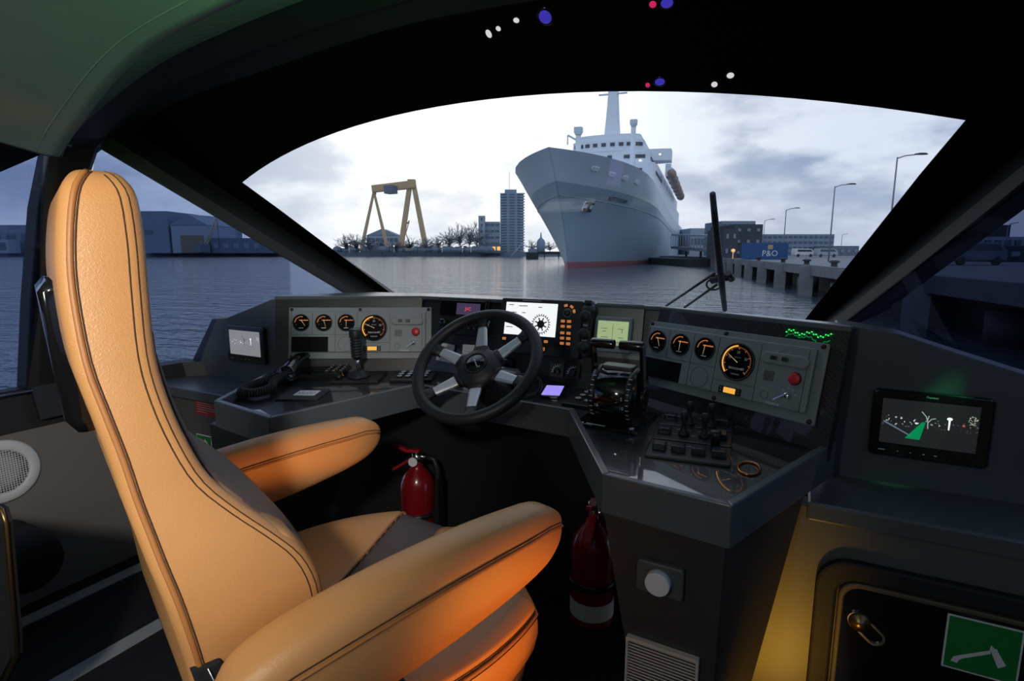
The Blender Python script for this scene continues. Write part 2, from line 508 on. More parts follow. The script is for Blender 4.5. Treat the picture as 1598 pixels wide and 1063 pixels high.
def side_wall(m, s):
    y0, y1 = -1.6, 1.16
    def strip(pts, name, mat, th=0.03):
        mb = MB()
        for (xa, za), (xb, zb) in zip(pts[:-1], pts[1:]):
            b = [m((xa, y0, za)), m((xa - th, y0, za)), m((xa - th, y1, za)), m((xa, y1, za))]
            t = [m((xb, y0, zb)), m((xb - th, y0, zb)), m((xb - th, y1, zb)), m((xb, y1, zb))]
            mb.hexa(b, t)
        return mb.build(name, mat, kind='structure')
    strip([(-2.06, FL), (-2.085, 0.30), (-2.11, 0.655)], 'wall_' + s, MAT['wall_lining'])
    t = strip([(-2.105, 0.655), (-2.13, 0.78)], 'trim_1' if s == 'left' else 'trim_2', MAT['frame'], 0.05)
    # rounded chrome line on the sill
    mb = MB(); mb.tube([m((-2.098, -1.5, 0.775)), m((-2.098, 0.80, 0.775))], 0.004, 6)
    mb.build('sill_bead', MAT['steel'], t, world=True)
    # header over the side window
    mb = MB()
    A = [(-1.645, .775, 1.478), (-1.645, .60, 1.535), (-1.645, .2, 1.60), (-1.645, -1.6, 1.62)]
    B = [(-1.915, .83, 1.475), (-1.945, .60, 1.33), (-1.98, .2, 1.24), (-1.99, -1.6, 1.20)]
    up = Vector((0, 0, 0.05))
    for i in range(3):
        a0, a1, b0, b1 = [m(q) for q in (A[i], A[i + 1], B[i], B[i + 1])]
        mb.hexa([a0, b0, b1, a1], [a0 + up, b0 + up, b1 + up, a1 + up])
    mb.build('trim_3' if s == 'left' else 'trim_4', MAT['matte'], kind='structure')
    # aft side window
    g = MB(); th = Vector((-0.006 if s == 'left' else 0.006, 0, 0))
    S = [(-2.125, .82, .78), (-2.125, .60, .78), (-2.125, .2, .78), (-2.125, -1.6, .78)]
    q = [m(p) for p in S] + [m(p) for p in B]; q += [p + th for p in q]
    fs = [(i, i + 1, 5 + i, 4 + i) for i in range(3)]; fs += [tuple(8 + j for j in f_) for f_ in fs]
    rim_ = [0, 1, 2, 3, 7, 6, 5, 4]
    fs += [(a, b, b + 8, a + 8) for a, b in zip(rim_, rim_[1:] + rim_[:1])]
    g.add(q, fs)
    g.build('window_2' if s == 'left' else 'window_3', MAT['tint'], kind='structure')
    # forward side window (between frame post and windscreen post)
    g = MB()
    T = m((-1.885, .955, 1.51)); P0 = m((-2.13, .88, .77)); P1 = m((-2.10, 1.26, .77)); P2 = m((-1.355, 1.955, .772)); P3 = m((-1.60, 1.53, 1.095))
    q = [P0, P1, P2, P3, T]; q += [p + th for p in q]
    g.add(q, [(0, 1, 4), (1, 2, 3, 4), (5, 6, 9), (6, 7, 8, 9)] + [(i, (i + 1) % 5, 5 + (i + 1) % 5, 5 + i) for i in range(5)])
    g.build('window_4' if s == 'left' else 'window_5', MAT['tint'] if s == 'left' else MAT['tint_dark'], kind='structure')
    # sill below it
    mb = MB(); dn = Vector((0, 0, -0.10)); inn = Vector((0.06 if s == 'left' else -0.06, 0, 0))
    pts = [m((-2.13, .80, .785)), m((-2.13, .88, .785)), m((-2.10, 1.26, .785)), m((-1.355, 1.955, .785))]
    for a, b in zip(pts[:-1], pts[1:]):
        o = Vector((-.05 if s == 'left' else .05, .02, 0))
        mb.hexa([a + dn + inn, b + dn + inn, b + dn + o, a + dn + o], [a + inn * .4, b + inn * .4, b + o, a + o])
    mb.build('trim_5' if s == 'left' else 'trim_6', MAT['frame'], kind='structure')
    # frame post
    th2 = Vector((-0.07 if s == 'left' else 0.07, 0, 0.0)); i2 = Vector((0.018 if s == 'left' else -0.018, 0, 0))
    lv = [(-2.13, .795, .885, .76), (-2.06, .81, .905, 1.05), (-1.975, .825, .93, 1.33), (-1.905, .845, .965, 1.50), (-1.83, .86, 1.0, 1.575)]
    mb = MB(); rings = []
    for x, ya, yb, z in lv:
        a, b = m((x, ya, z)), m((x, yb, z))
        rings.append([a, a + i2 + Vector((0, .02, 0)), b + i2 - Vector((0, .02, 0)), b, b + th2, a + th2])
    mb.loft(rings, smooth=False); mb.build('trim_7' if s == 'left' else 'trim_8', MAT['frame'], kind='structure', bevel=.006)
    # windscreen post
    mb = MB(); rings = []
    for z in (0.98, 1.05, 1.20, 1.35, 1.50, 1.58):
        dz = z - 1.05
        o = m((-1.566 - .755 * dz, 1.584 - 1.337 * dz, z))
        i_ = m((-1.530 - .708 * dz, 1.742 - 1.250 * dz, z - .002))
        out = m((-1.70 - .73 * dz, 1.72 - 1.30 * dz, z + .06)) - o
        mid = (o + i_) / 2 + m((0.012, -0.012, -0.006)) - m((0, 0, 0))
        rings.append([o, mid, i_, i_ + out * .8, o + out])
    mb.loft(rings, smooth=False); mb.build('trim_9' if s == 'left' else 'trim_10', MAT['frame'], kind='structure', bevel=.008, seg=3)
sides(side_wall)

# windscreen: raked plane  y = 1.744 - 1.247 (z - 1.05)
def ws(dx, z, off=0.0):
    n = Vector((0, 1, 1.247)).normalized()
    return Vector((X0 + dx, 1.744 - 1.247 * (z - 1.05), z)) + n * off
def arcz(dx): return 1.538 - 0.110 * (dx / 0.955) ** 2
NA = 28
inner = [(-(.758 + .51 * (z - 1.05)), z) for z in (0.96, 1.05, 1.15, 1.25, 1.35)]
inner += [(-.955 + 1.91 * i / NA, arcz(-.955 + 1.91 * i / NA)) for i in range(NA + 1)]
inner += [(-a, z) for a, z in reversed(inner[:5])]
def archz(dx):
    t = abs(dx) / 1.18
    return 1.663 - 0.030 * t ** 2 - 0.055 * t ** 6
outer = [(-(.875 + .74 * (z - 1.05)), z) for z in (0.96, 1.05, 1.18, 1.33, 1.47)]
outer += [(-1.24 + 2.48 * i / NA, archz(-1.24 + 2.48 * i / NA) + .02) for i in range(NA + 1)]
outer += [(-a, z) for a, z in reversed(outer[:5])]
n = len(inner)
g = MB()
g.add([ws(a, z, .004) for a, z in outer] + [ws(a, z, .010) for a, z in outer],
      [tuple(reversed(range(n))), tuple(range(n, 2 * n))] + [(i, (i + 1) % n, n + (i + 1) % n, n + i) for i in range(n)])
wsg = g.build('window_1', MAT['windscreen'], kind='structure')
g = MB()
vs = [ws(a, z, .001) for a, z in inner] + [ws(a, z, .001) for a, z in outer] + [ws(a, z, .003) for a, z in inner] + [ws(a, z, .003) for a, z in outer]
fs = []
for i in range(n - 1):
    fs += [(i, i + 1, n + i + 1, n + i), (2 * n + i, 3 * n + i, 3 * n + i + 1, 2 * n + i + 1), (i, 2 * n + i, 2 * n + i + 1, i + 1)]
g.add(vs, fs)
g.build('shade_band', MAT['frit'], wsg, world=True)

# arch beam, coaming and headliner
def full(pts):  # half list from port edge to centre -> full
    return pts + [mir(p) for p in reversed(pts[:-1])]
def interp(pts, k=6):
    out = []
    P = [Vector(p) for p in pts]
    for i in range(len(P) - 1):
        p0 = P[max(i - 1, 0)]; p1 = P[i]; p2 = P[i + 1]; p3 = P[min(i + 2, len(P) - 1)]
        for j in range(k):
            t = j / k
            out.append(0.5 * ((2 * p1) + (p2 - p0) * t + (2 * p0 - 5 * p1 + 4 * p2 - p3) * t * t + (3 * p1 - p0 - 3 * p2 + p3) * t ** 3))
    out.append(P[-1]); return out
ar = interp(full([(-1.90, .865, 1.475), (-1.83, .86, 1.515), (-1.62, .86, 1.585), (-1.391, .86, 1.643), (-1.152, .86, 1.673), (-.92, .86, 1.690), (X0, .86, 1.695)]))
af = interp(full([(-1.96, 1.09, 1.535), (-1.90, 1.084, 1.576), (-1.72, 1.045, 1.606), (-1.528, 1.022, 1.626), (-1.117, .998, 1.646), (-.90, .987, 1.656), (X0, .983, 1.660)]))
cf = interp(full([(-1.70, .775, 1.44), (-1.64, .77, 1.475), (-1.52, .77, 1.537), (-1.39, .77, 1.595), (-1.235, .77, 1.638), (-.975, .77, 1.668), (X0, .77, 1.678)]))
def band(a, b, lift, name, mat, lip=0):
    mb = MB(); L = Vector((0, 0, lift)); rings = []
    for p, q in zip(a, b):
        m1 = p.lerp(q, .45) + Vector((0, 0, -lip)); m2 = p.lerp(q, .55) + Vector((0, 0, lip * .3))
        rings.append([p, m1, m2, q, q + L, p + L] if lip else [p, q, q + L, p + L])
    mb.loft(rings, smooth=False)
    return mb.build(name, mat, kind='structure')
band(ar, af, .09, 'trim_11', MAT['frame'], 0.010)
band(cf, ar, .05, 'trim_12', MAT['coaming'])
mb = MB(); rings = []
for y, dz in ((.77, 0), (.74, -.002), (.55, .035), (.2, .075), (-.5, .09), (-1.6, .09)):
    rings.append([Vector((p.x, y, p.z + dz)) for p in cf])
nn = len(cf)
vs = [p for r in rings for p in r]; vs += [p + Vector((0, 0, .04)) for p in vs]
N2 = nn * len(rings); fs = []
for i in range(len(rings) - 1):
    for k in range(nn - 1):
        q = (i * nn + k, i * nn + k + 1, (i + 1) * nn + k + 1, (i + 1) * nn + k)
        fs += [q, tuple(j + N2 for j in reversed(q))]
for i in range(len(rings) - 1):
    for k in (0, nn - 1):
        a, b = i * nn + k, (i + 1) * nn + k
        fs.append((a, b, b + N2, a + N2))
for i in (0, len(rings) - 1):
    for k in range(nn - 1):
        a, b = i * nn + k, i * nn + k + 1
        fs.append((a, b, b + N2, a + N2))
mb.add(vs, fs, None, True)
ceil = mb.build('ceiling', MAT['liner'], kind='structure')
mb = MB()
mb.tube([p + Vector((0, -.055, .004)) for p in cf], .0022, 6)
mb.build('liner_seam', MAT['liner'], ceil, world=True)
for sgn in (1, -1):
    mb = MB(); pts = [(-1.66, .78, 1.466), (-1.66, .60, 1.522), (-1.66, .2, 1.588)]
    mb.tube([p if sgn > 0 else mir(p) for p in pts], .005, 6); mb.build('edge_bead', MAT['steel'], ceil, world=True)
MB().box((X0, -1.63, .95), (2.9, .05, 1.75)).build('wall_rear', MAT['wall_lining'], kind='structure')

# ================================================================== helm console
con = thing('helm_console', 'dark slate wraparound helm console with carbon fibre panels under the windscreen', 'console', (X0, 1.2, FL))
CB = [(-1.506, 1.210), (-1.084, 1.438), (-.356, 1.438), (.066, 1.210)]
rimL = [(-1.530, 1.236), (-1.334, .882), (-1.077, .844), (-.974, 1.269)]
rimR = [(-.485, 1.232), (-.283, .883), (-.069, .856), (.086, 1.260)]
path = rimL + rimR
def ribbon(path, th):
    P = [Vector(p).to_2d() for p in path]; off = []
    for i, p in enumerate(P):
        ds = []
        if i > 0: ds.append((p - P[i - 1]).normalized())
        if i < len(P) - 1: ds.append((P[i + 1] - p).normalized())
        ns = [Vector((-d.y, d.x)) for d in ds]
        nv = sum(ns, Vector((0, 0))) / len(ns); nv.normalize()
        off.append(p + nv * th / max(.35, nv.dot(ns[0])))
    return off
inn = ribbon(path, .016)
def desk_z(y): return .790 + (y - .86) * .05                # the desk falls slightly towards the seat
mb = MB(); pl_ = [tuple(p) for p in ribbon(path, .008)] + [CB[3], (CB[2][0], CB[2][1] + .02), (CB[1][0], CB[1][1] + .02), CB[0]]
nd = len(pl_)
mb.add([(x, y, desk_z(y) - .03) for x, y in pl_] + [(x, y, desk_z(y)) for x, y in pl_], [tuple(reversed(range(nd))), tuple(range(nd, 2 * nd))] + [(i, (i + 1) % nd, nd + (i + 1) % nd, nd + i) for i in range(nd)])
mb.build('desk_top', MAT['desk'], con, world=True)
for i in range(len(path) - 1):
    a, b = path[i], path[i + 1]; c, d = inn[i + 1], inn[i]
    MB().prism([a, b, tuple(c), tuple(d)], .748, .820).build('fascia_panel', MAT['rim'], con, world=True, bevel=.0025)
# carbon back panels (slightly leaning) and cap of the dash
UPV = Vector((0, .2075, .978))
def backs(a, b, name='back_panel'):
    a, b = Vector((*a, .79)), Vector((*b, .79)); e = (b - a).normalized(); bk = Vector((-e.y, e.x, 0))
    u = bk * .2122; H = 1.052 - .79
    ta, tb = a + u * H + Vector((0, 0, H)), b + u * H + Vector((0, 0, H))
    return a, b, ta, tb, bk
tops = []
segs = [(CB[0], CB[1]), (CB[1], CB[2]), (CB[2], CB[3])]
for a, b in segs:
    A, B, TA, TB, bk = backs(a, b)
    d = bk * .02
    ex = (B - A).normalized() * .03 if a == CB[1] else Vector((0, 0, 0))
    if a == CB[1]: A, B, TA, TB = A - ex + bk * .004, B + ex + bk * .004, TA - ex + bk * .004, TB + ex + bk * .004
    MB().hexa([A, B, B + d, A + d], [TA, TB, TB + d, TA + d]).build('back_panel', MAT['carbon'], con, world=True)
    tops.append((TA, TB))
tp = [tops[0][0], (tops[0][1] + tops[1][0]) / 2, (tops[1][1] + tops[2][0]) / 2, tops[2][1]]
poly = [(p.x, p.y - .006) for p in tp] + [(.10, 1.295), (.0, 1.345), (-.21, 1.450), (-.45, 1.545), (-.72, 1.585), (-1.09, 1.600), (-1.36, 1.560), (-1.54, 1.36)]
MB().prism(list(reversed(poly)), 1.046, 1.058).build('dash_cap', MAT['rim'], con, world=True, bevel=.003)
MB().box((X0, 1.62, .945), (1.50, .24, .012)).build('windscreen_shelf', MAT['matte'], con, world=True)
# wing panels with the two monitors
WING = [(.79, .72), (1.41, .72), (1.405, .745), (1.23, .955), (1.15, .962), (1.0, 1.008), (.90, 1.040), (.82, 1.052), (.79, 1.053)]
for s in (-1, 1):
    M = Matrix(((s, 0, 0, X0), (0, 0, 1, 1.31), (0, 1, 0, 0), (0, 0, 0, 1)))
    MB().prism(WING, 0, .10, M).build('wing_panel', MAT['console'], con, world=True, bevel=.004)
    # shelf at the foot of the wing
    xs = (X0 + s * .76, X0 + s * 1.415)
    MB().box(((xs[0] + xs[1]) / 2, 1.23, .715), (abs(xs[1] - xs[0]), .19, .036)).build('wing_shelf', MAT['console'], con, world=True, bevel=.005)
# pedestals
for s in (1, -1):
    f = (lambda x, y, z: Vector((x, y, z))) if s > 0 else (lambda x, y, z: Vector((2 * X0 - x, y, z)))
    b = [f(-.160, .890, FL), f(-.086, .884, FL), (f(-.128, 1.145, FL)), f(-.20, 1.145, FL)]
    t = [f(-.282, .890, .752), f(-.078, .884, .752), f(.036, 1.145, .752), f(-.30, 1.145, .752)]
    MB().hexa(b, t).build('pedestal', MAT['ped'], con, world=True, bevel=.002)

# lower front walls
w = MB()
w.box((.255, 1.17, .42), (.94, .05, .60)).build('wall_front_right', MAT['lower'], kind='structure')
MB().box((-1.82, 1.20, .41), (.62, .05, .58)).build('wall_front_left', MAT['lower'], kind='structure')
MB().box((X0, 1.47, .43), (1.6, .04, .66)).build('wall_front', MAT['matte'], kind='structure')

# hatch in the right lower wall
door = tag(bpy.data.objects.new('door_1', None), 'black hatch door with rounded corners in the lower right wall', kind='structure')
COL.objects.link(door); door.location = (.35, 1.145, FL); MW[door.name] = Matrix.Translation((.35, 1.145, FL))
Mh = Matrix(((1, 0, 0, .35), (0, 0, -1, 1.146), (0, 1, 0, .12), (0, 0, 0, 1)))   # local x right, y up, z towards the cabin
mb = MB(); mb.ring(rrect(0, .255, .57, .52, .055, 6), rrect(0, .255, .50, .45, .035, 6), 0, .020, Mh)
mb.build('hatch_frame', MAT['matte'], door, world=True, bevel=.005)
mb = MB(); mb.ring(rrect(0, .255, .492, .440, .032, 6), rrect(0, .255, .474, .420, .028, 6), 0, .016, Mh)
mb.build('gasket', MAT['gasket'], door, world=True, bevel=.003)
mb = MB(); mb.rbox(0, .255, .474, .420, .028, 0, .008, Mh, 6); mb.build('hatch_panel', MAT['gloss'], door, world=True)
la = MB(); la.lathe([(.0, .022), (.008, .022), (.010, .018), (.017, .016), (.019, .010), (.019, .008)], 24, Mh @ Matrix.Translation((-.208, .397, 0)))
lo = la.build('latch', MAT['brass'], door, world=True)
Lk = MB(); Lk.ring([(-.212 + .016 * math.cos(t) + (.030 if math.cos(t - R(-40)) > 0 else 0), .400 + .016 * math.sin(t) - (.026 if math.cos(t - R(-40)) > 0 else 0)) for t in [2 * math.pi * i / 20 for i in range(20)]],
        [(-.212 + .012 * math.cos(t) + (.030 if math.cos(t - R(-40)) > 0 else 0), .400 + .012 * math.sin(t) - (.026 if math.cos(t - R(-40)) > 0 else 0)) for t in [2 * math.pi * i / 20 for i in range(20)]], .008, .012, Mh)
Lk.build('latch_loop', MAT['steel'], lo, world=True)
# axe sign
sg = thing('axe_sign', 'square green sign with a white axe on the black hatch', 'sign', M=Mh @ Matrix.Translation((-.029, .405, .009)))
MB().rbox(0, 0, .104, .102, .001, 0, .0012).build('border', MAT['white'], sg)
MB().rbox(0, 0, .098, .096, .001, .0012, .0018).build('green_field', MAT['green_sign'], sg)
ax = MB()
ax.prism([(-.040, -.036), (-.031, -.037), (-.029, -.031), (-.024, -.026), (.012, -.004), (.011, .002), (-.028, -.021), (-.037, -.027)], .0018, .0024)
ax.prism([(.011, .012), (.010, .004), (.013, -.002), (.024, -.027), (.034, -.019), (.021, .003), (.019, .008), (.017, .006)], .0018, .0024)
ax.build('axe_symbol', MAT['white'], sg)

# things on the right pedestal
Mp = frame((-.176, .8865, .655), (.2, -.006, 0), (0.03, 0, 1))
sw = thing('round_switch', 'white round push switch on a grey square plate on the right pedestal', 'switch', M=Mp)
MB().rbox(0, 0, .078, .058, .006, 0, .012).build('mounting_plate', MAT['lower'], sw, bevel=.003)
MB().cyl((0, 0, .012), (0, 0, .028), .0205, n=36).build('button', MAT['white'], sw, bevel=.0015)
Mg = frame((-.168, .8865, .470), (.2, -.006, 0), (0.03, 0, 1))
vg = thing('louvred_vent', 'cream louvred vent grille low on the right pedestal', 'vent', M=Mg)
MB().ring(rrect(0, 0, .124, .120, .002, 2), rrect(0, 0, .116, .108, .002, 2), 0, .010).build('frame', MAT['louvre'], vg)
MB().box((0, 0, .001), (.118, .110, .002)).build('backing', MAT['matte'], vg)
for i in range(18):
    T = Matrix.Translation((0, -.0505 + i * .0059, .005)) @ Matrix.Rotation(R(35), 4, 'X')
    MB().box((0, 0, 0), (.117, .0052, .0016), T).build('louvre', MAT['louvre'], vg)

# signs under the left shelf
Ms = Matrix(((1, 0, 0, -1.815), (0, 0, -1, 1.174), (0, 1, 0, .672), (0, 0, 0, 1)))
rs = thing('red_placard', 'dark red placard with small white text below the left shelf', 'sign', M=Ms)
MB().box((0, 0, .001), (.125, .078, .002)).build('plate', MAT['red_sign'], rs)
mb = MB()
for i in range(8):
    wl_ = (.075, .104, .10, .106, .09, .104, .10, .06)[i]
    mb.box((-.053 + wl_ / 2, .030 - i * .0082, .0022), (wl_, .0022 if i else .004, .0004))
mb.build('text_lines', MAT['grey_print'], rs)
Ms2 = Matrix(((1, 0, 0, -1.845), (0, 0, -1, 1.174), (0, 1, 0, .528), (0, 0, 0, 1)))
gs = thing('green_exit_sign', 'small green safety sign on the dark wall behind the left armrest', 'sign', M=Ms2)
MB().box((0, 0, .001), (.084, .062, .002)).build('border', MAT['white'], gs)
MB().box((0, 0, .0022), (.078, .056, .0006)).build('green_field', MAT['green_sign'], gs)
mb = MB(); mb.prism([(-.02, -.008), (.005, -.008), (.005, -.018), (.025, 0), (.005, .018), (.005, .008), (-.02, .008)], .0025, .003); mb.build('arrow', MAT['white'], gs)

# speaker on the left wall
Mk = frame((-2.104, .700, .545), (0, 1, 0), (-.07, 0, 1))
sp = thing('wall_speaker', 'round white loudspeaker with mesh grille on the beige left wall', 'speaker', M=Mk)
MB().lathe([(.096, 0), (.096, .006), (.090, .012), (.070, .014), (.064, .011), (.064, .002)], 40).build('ring', MAT['white'], sp)
MB().lathe([(.0, .012), (.030, .0115), (.064, .008)], 32).build('grille_cone', MAT['grey_print'], sp)
mb = MB()
for i in range(-9, 10):
    x = i * .0068; h = math.sqrt(max(0, .064 ** 2 - x * x))
    mb.box((x, 0, .0125), (.0016, 2 * h, .0012)); mb.box((0, x, .0132), (2 * h, .0016, .0012))
mb.build('mesh_grille', MAT['white'], sp)
# ================================================================== helm chair
CH = R(21.5)
cf_, cr_ = Vector((math.sin(CH), math.cos(CH), 0)), Vector((math.cos(CH), -math.sin(CH), 0))
corg = Vector((-.60, .88, FL)) - cf_ * .24
chair = thing('helm_chair', 'tan leather helm chair with high back and two padded armrests', 'chair', M=frame(corg, cr_, cf_))
def cp(r, f, z): return Vector((r, f + .24, z - FL))      # f measured from the seat front edge

BK = [(1.2905, .085, -.540, -.522), (1.287, .118, -.549, -.513), (1.278, .138, -.558, -.505), (1.258, .150, -.567, -.498), (1.21, .160, -.575, -.497), (1.16, .168, -.578, -.499), (1.09, .184, -.575, -.501),
      (1.04, .196, -.566, -.495), (.99, .206, -.556, -.482), (.946, .215, -.549, -.464), (.905, .225, -.541, -.432), (.87, .233, -.534, -.400), (.834, .239, -.526, -.372), (.79, .240, -.518, -.356), (.74, .234, -.510, -.352), (.69, .224, -.505, -.356), (.655, .21, -.502, -.366)]
def bkring(z, w, fr, ff):
    pts = rrect(0, (fr + ff) / 2, 2 * w, ff - fr, min(.016, (ff - fr) * .32, w * .3), 4)
    return [cp(x, y, z) for x, y in pts]
def smooth_levels(L, k=4):
    P = [Vector((a, b, c)).to_4d() for a, b, c, d in L]
    out = []
    Q = [list(l) for l in L]
    for i in range(len(Q) - 1):
        p0, p1, p2, p3 = Q[max(i - 1, 0)], Q[i], Q[i + 1], Q[min(i + 2, len(Q) - 1)]
        for j in range(k):
            t = j / k
            out.append([0.5 * (2 * b + (c - a) * t + (2 * a - 5 * b + 4 * c - d) * t * t + (3 * b - a - 3 * c + d) * t ** 3) for a, b, c, d in zip(p0, p1, p2, p3)])
    out.append(Q[-1]); return out
BKS = smooth_levels(BK, 3)
back = MB().loft([bkring(*l) for l in BKS]).build('backrest', MAT['leather'], chair)
def edge(side, which, inset, lift, lo, hi):
    pts = []
    for z, w, fr, ff in BKS:
        if lo <= z <= hi:
            f_ = ff - inset if which == 'f' else fr + inset
            pts.append(cp(side * (w + lift), f_, z))
    return pts
for sd in (1, -1):
    MB().tube(edge(sd, 'f', .018, .0002, .66, 1.284), .0008, 6).build('stitching', MAT['thread'], back)
    MB().tube(edge(sd, 'f', .010, -.0015, .66, 1.288), .0008, 6).build('stitching', MAT['thread'], back)
    pts = edge(sd, 'r', .012, -.0012, .66, 1.285)
    MB().tube(pts, .0034, 8).build('piping', MAT['leather_pipe'], back)
    MB().tube([p + Vector((sd * .0012, .0045, 0)) for p in pts], .0009, 6).build('stitching', MAT['thread'], back)
# top seam running over the head of the back
hd = [cp(x, -.5315 + .004, z + .0012) for x, z in ((-.13, 1.277), (-.10, 1.287), (-.06, 1.2905), (0, 1.2915), (.06, 1.2905), (.10, 1.287), (.13, 1.277))]
MB().tube(hd, .0012, 6).build('stitching', MAT['thread'], back)
# brown centre panel on the front of the back
rings = []
for z, w, fr, ff in BKS:
    if .74 <= z <= 1.115:
        h = min(1, (1.118 - z) / .05, (z - .735) / .03); h = max(.05, h)
        row = []
        for i in range(13):
            t = -1 + 2 * i / 12
            row.append(cp(t * w * .90, ff + .001 + .013 * h * (1 - t ** 6) * (.55 + .45 * (1 - t * t)), z))
        row += [cp(t * w * .88, ff - .006, z) for t in (.9, 0, -.9)]
        rings.append(row)
MB().loft(rings).build('centre_panel', MAT['brown'], chair)
# lower side bolsters on the front
for sd in (1, -1):
    rings = []
    for i in range(11):
        t = i / 10; z = .69 + .29 * t
        lv = min(BKS, key=lambda l: abs(l[0] - z))
        b = math.sin(math.pi * (.10 + .86 * t)) ** .7
        rings.append([cp(sd * (lv[1] - .036 + .030 * b * math.cos(a)), lv[3] - .008 + .011 * b * math.sin(a), z) for a in [2 * math.pi * k / 14 for k in range(14)]])
    MB().loft(rings).build('side_bolster', MAT['leather'], chair)
# black rear shell, zip gusset and fabric gap filler
MB().loft([[cp(x, y, z) for x, y in rrect(-.045, -.553 - d / 2, .20, d, .010, 3)] for z, d in ((.985, .020), (1.00, .030), (1.10, .037), (1.155, .040), (1.168, .030))]).build('back_shell', MAT['gloss'], chair)
MB().hexa([cp(.20, -.480, .60), cp(.236, -.480, .60), cp(.236, -.425, .60), cp(.20, -.425, .60)], [cp(.20, -.508, .745), cp(.2395, -.508, .745), cp(.2395, -.478, .745), cp(.20, -.478, .745)]).build('zip_gusset', MAT['fabric'], chair, bevel=.004)
mb = MB(); mb.tube([cp(.2405, -.458, .61), cp(.2415, -.476, .68), cp(.2410, -.492, .742)], .0012, 5); mb.build('zip', MAT['steel'], chair)
MB().box(cp(0, -.352, .592), (.50, .17, .06)).build('fabric_gusset', MAT['fabric'], chair, bevel=.01)
MB().hexa([cp(-.15, -.46, .50), cp(.15, -.46, .50), cp(.15, -.38, .50), cp(-.15, -.38, .50)], [cp(-.20, -.500, .68), cp(.20, -.500, .68), cp(.20, -.43, .68), cp(-.20, -.43, .68)]).build('back_foot', MAT['leather'], chair, bevel=.02)

# seat cushion: a rounded grid, split into a brown centre and tan pads
NX, NY = 120, 104
def seat_xy(u, v):   # u,v in -1..1 -> rounded square
    k = .62
    x = u * math.sqrt(1 - k * v * v / 2); y = v * math.sqrt(1 - k * u * u / 2)
    if v > 0: y += .10 * v * (1 - u * u)
    return x * .285, -.190 + y * .245
def seat_z(u, v):
    e = max(abs(u), abs(v))
    z = .606 - .016 * e ** 8 - .013 * max(0, v) ** 3 * (1 - .3 * u * u)
    z -= .012 * (1 - u * u) * (1 - v * v)
    z += .010 * max(0, abs(u) - .45) * (1 - e ** 6)
    return z
def region(x, y):
    lb = -.085 - .13 * ((y + .16) / .18) if y > -.30 else -.03
    if x < min(lb, -.03) and x < -.03: return 'L'
    if x > .185 - .03 * (y + .05) / .1: return 'R'
    if (x - .03) ** 2 / .125 ** 2 + (y - .065) ** 2 / .095 ** 2 < 1: return 'N'
    return 'C'
cells = {'L': [], 'R': [], 'N': [], 'C': []}
G = {}
for i in range(NX + 1):
    for j in range(NY + 1):
        u, v = -1 + 2 * i / NX, -1 + 2 * j / NY
        x, y = seat_xy(u, v); G[i, j] = (x, y, seat_z(u, v))
for i in range(NX):
    for j in range(NY):
        x = (G[i, j][0] + G[i + 1, j + 1][0]) / 2; y = (G[i, j][1] + G[i + 1, j + 1][1]) / 2
        cells[region(x, y)].append((i, j))
for key, nm, mt, lift in (('C', 'seat_centre', 'brown', 0.0), ('L', 'seat_pad', 'leather', .004), ('R', 'seat_pad', 'leather', .004), ('N', 'seat_pad', 'leather', .004)):
    mb = MB(); S = set(cells[key])
    for (i, j) in S:
        q = [G[a] for a in ((i, j), (i + 1, j), (i + 1, j + 1), (i, j + 1))]
        top = [cp(x, y, z + lift) for x, y, z in q]; bot = [cp(x, y, z - .012) for x, y, z in q]
        mb.add(top, [(0, 1, 2, 3)], None, True)
        for k, nb in enumerate(((i, j - 1), (i + 1, j), (i, j + 1), (i - 1, j))):
            if nb not in S:
                mb.add([top[k], top[(k + 1) % 4], bot[(k + 1) % 4], bot[k]], [(0, 1, 2, 3)])
    mb.build(nm, MAT[mt], chair)
def near_z(x, y):
    k_ = min(G, key=lambda a: (G[a][0] - x) ** 2 + (G[a][1] - y) ** 2); return G[k_][2]
def seam(pts, par):
    pts = [(x, y) for x, y in pts if any(abs(G[a][0] - x) < .005 and abs(G[a][1] - y) < .005 for a in G)]
    if len(pts) > 2:
        MB().tube([cp(x, y, near_z(x, y) + .0035) for x, y in pts], .0026, 6).build('piping', MAT['leather_pipe'], par)
sc0 = [c for c in chair.children if c.name.startswith('seat_centre')][0]
seam([(min(-.085 - .13 * ((y + .16) / .18), -.03), y) for y in [-.29 + .0125 * i for i in range(30)]], sc0)
seam([(.185 - .03 * (y + .05) / .1, y) for y in [-.42 + .0125 * i for i in range(38)]], sc0)
seam([(.03 + .125 * math.cos(R(a)), .065 + .095 * math.sin(R(a))) for a in range(150, 400, 6)], sc0)
border = [(-1 + 2 * i / NX, -1) for i in range(NX)] + [(1, -1 + 2 * j / NY) for j in range(NY)] + [(1 - 2 * i / NX, 1) for i in range(NX)] + [(-1, 1 - 2 * j / NY) for j in range(NY)]
def ringat(s, z, drop=0):
    out = []
    for u, v in border:
        x, y = seat_xy(u, v); zz = seat_z(u, v)
        out.append(cp(x * s, -.190 + (y + .190) * s, (zz - drop) if z is None else z))
    return out
bc = MB().loft([ringat(.985, None, .004), ringat(1.0, None, .010), ringat(1.018, .560), ringat(1.02, .535), ringat(1.0, .505), ringat(.93, .488)], caps=True).build('seat_cushion', MAT['leather'], chair)
for dz, s in ((.004, 1.0), (.016, 1.013)):
    MB().tube([p + Vector((0, 0, -dz)) for p in ringat(s + .002, None)], .0009, 5, closed=True).build('stitching', MAT['thread'], bc)
MB().tube([p + Vector((0, 0, -.010)) for p in ringat(1.012, None)], .0030, 6, closed=True).build('piping', MAT['leather_pipe'], bc)
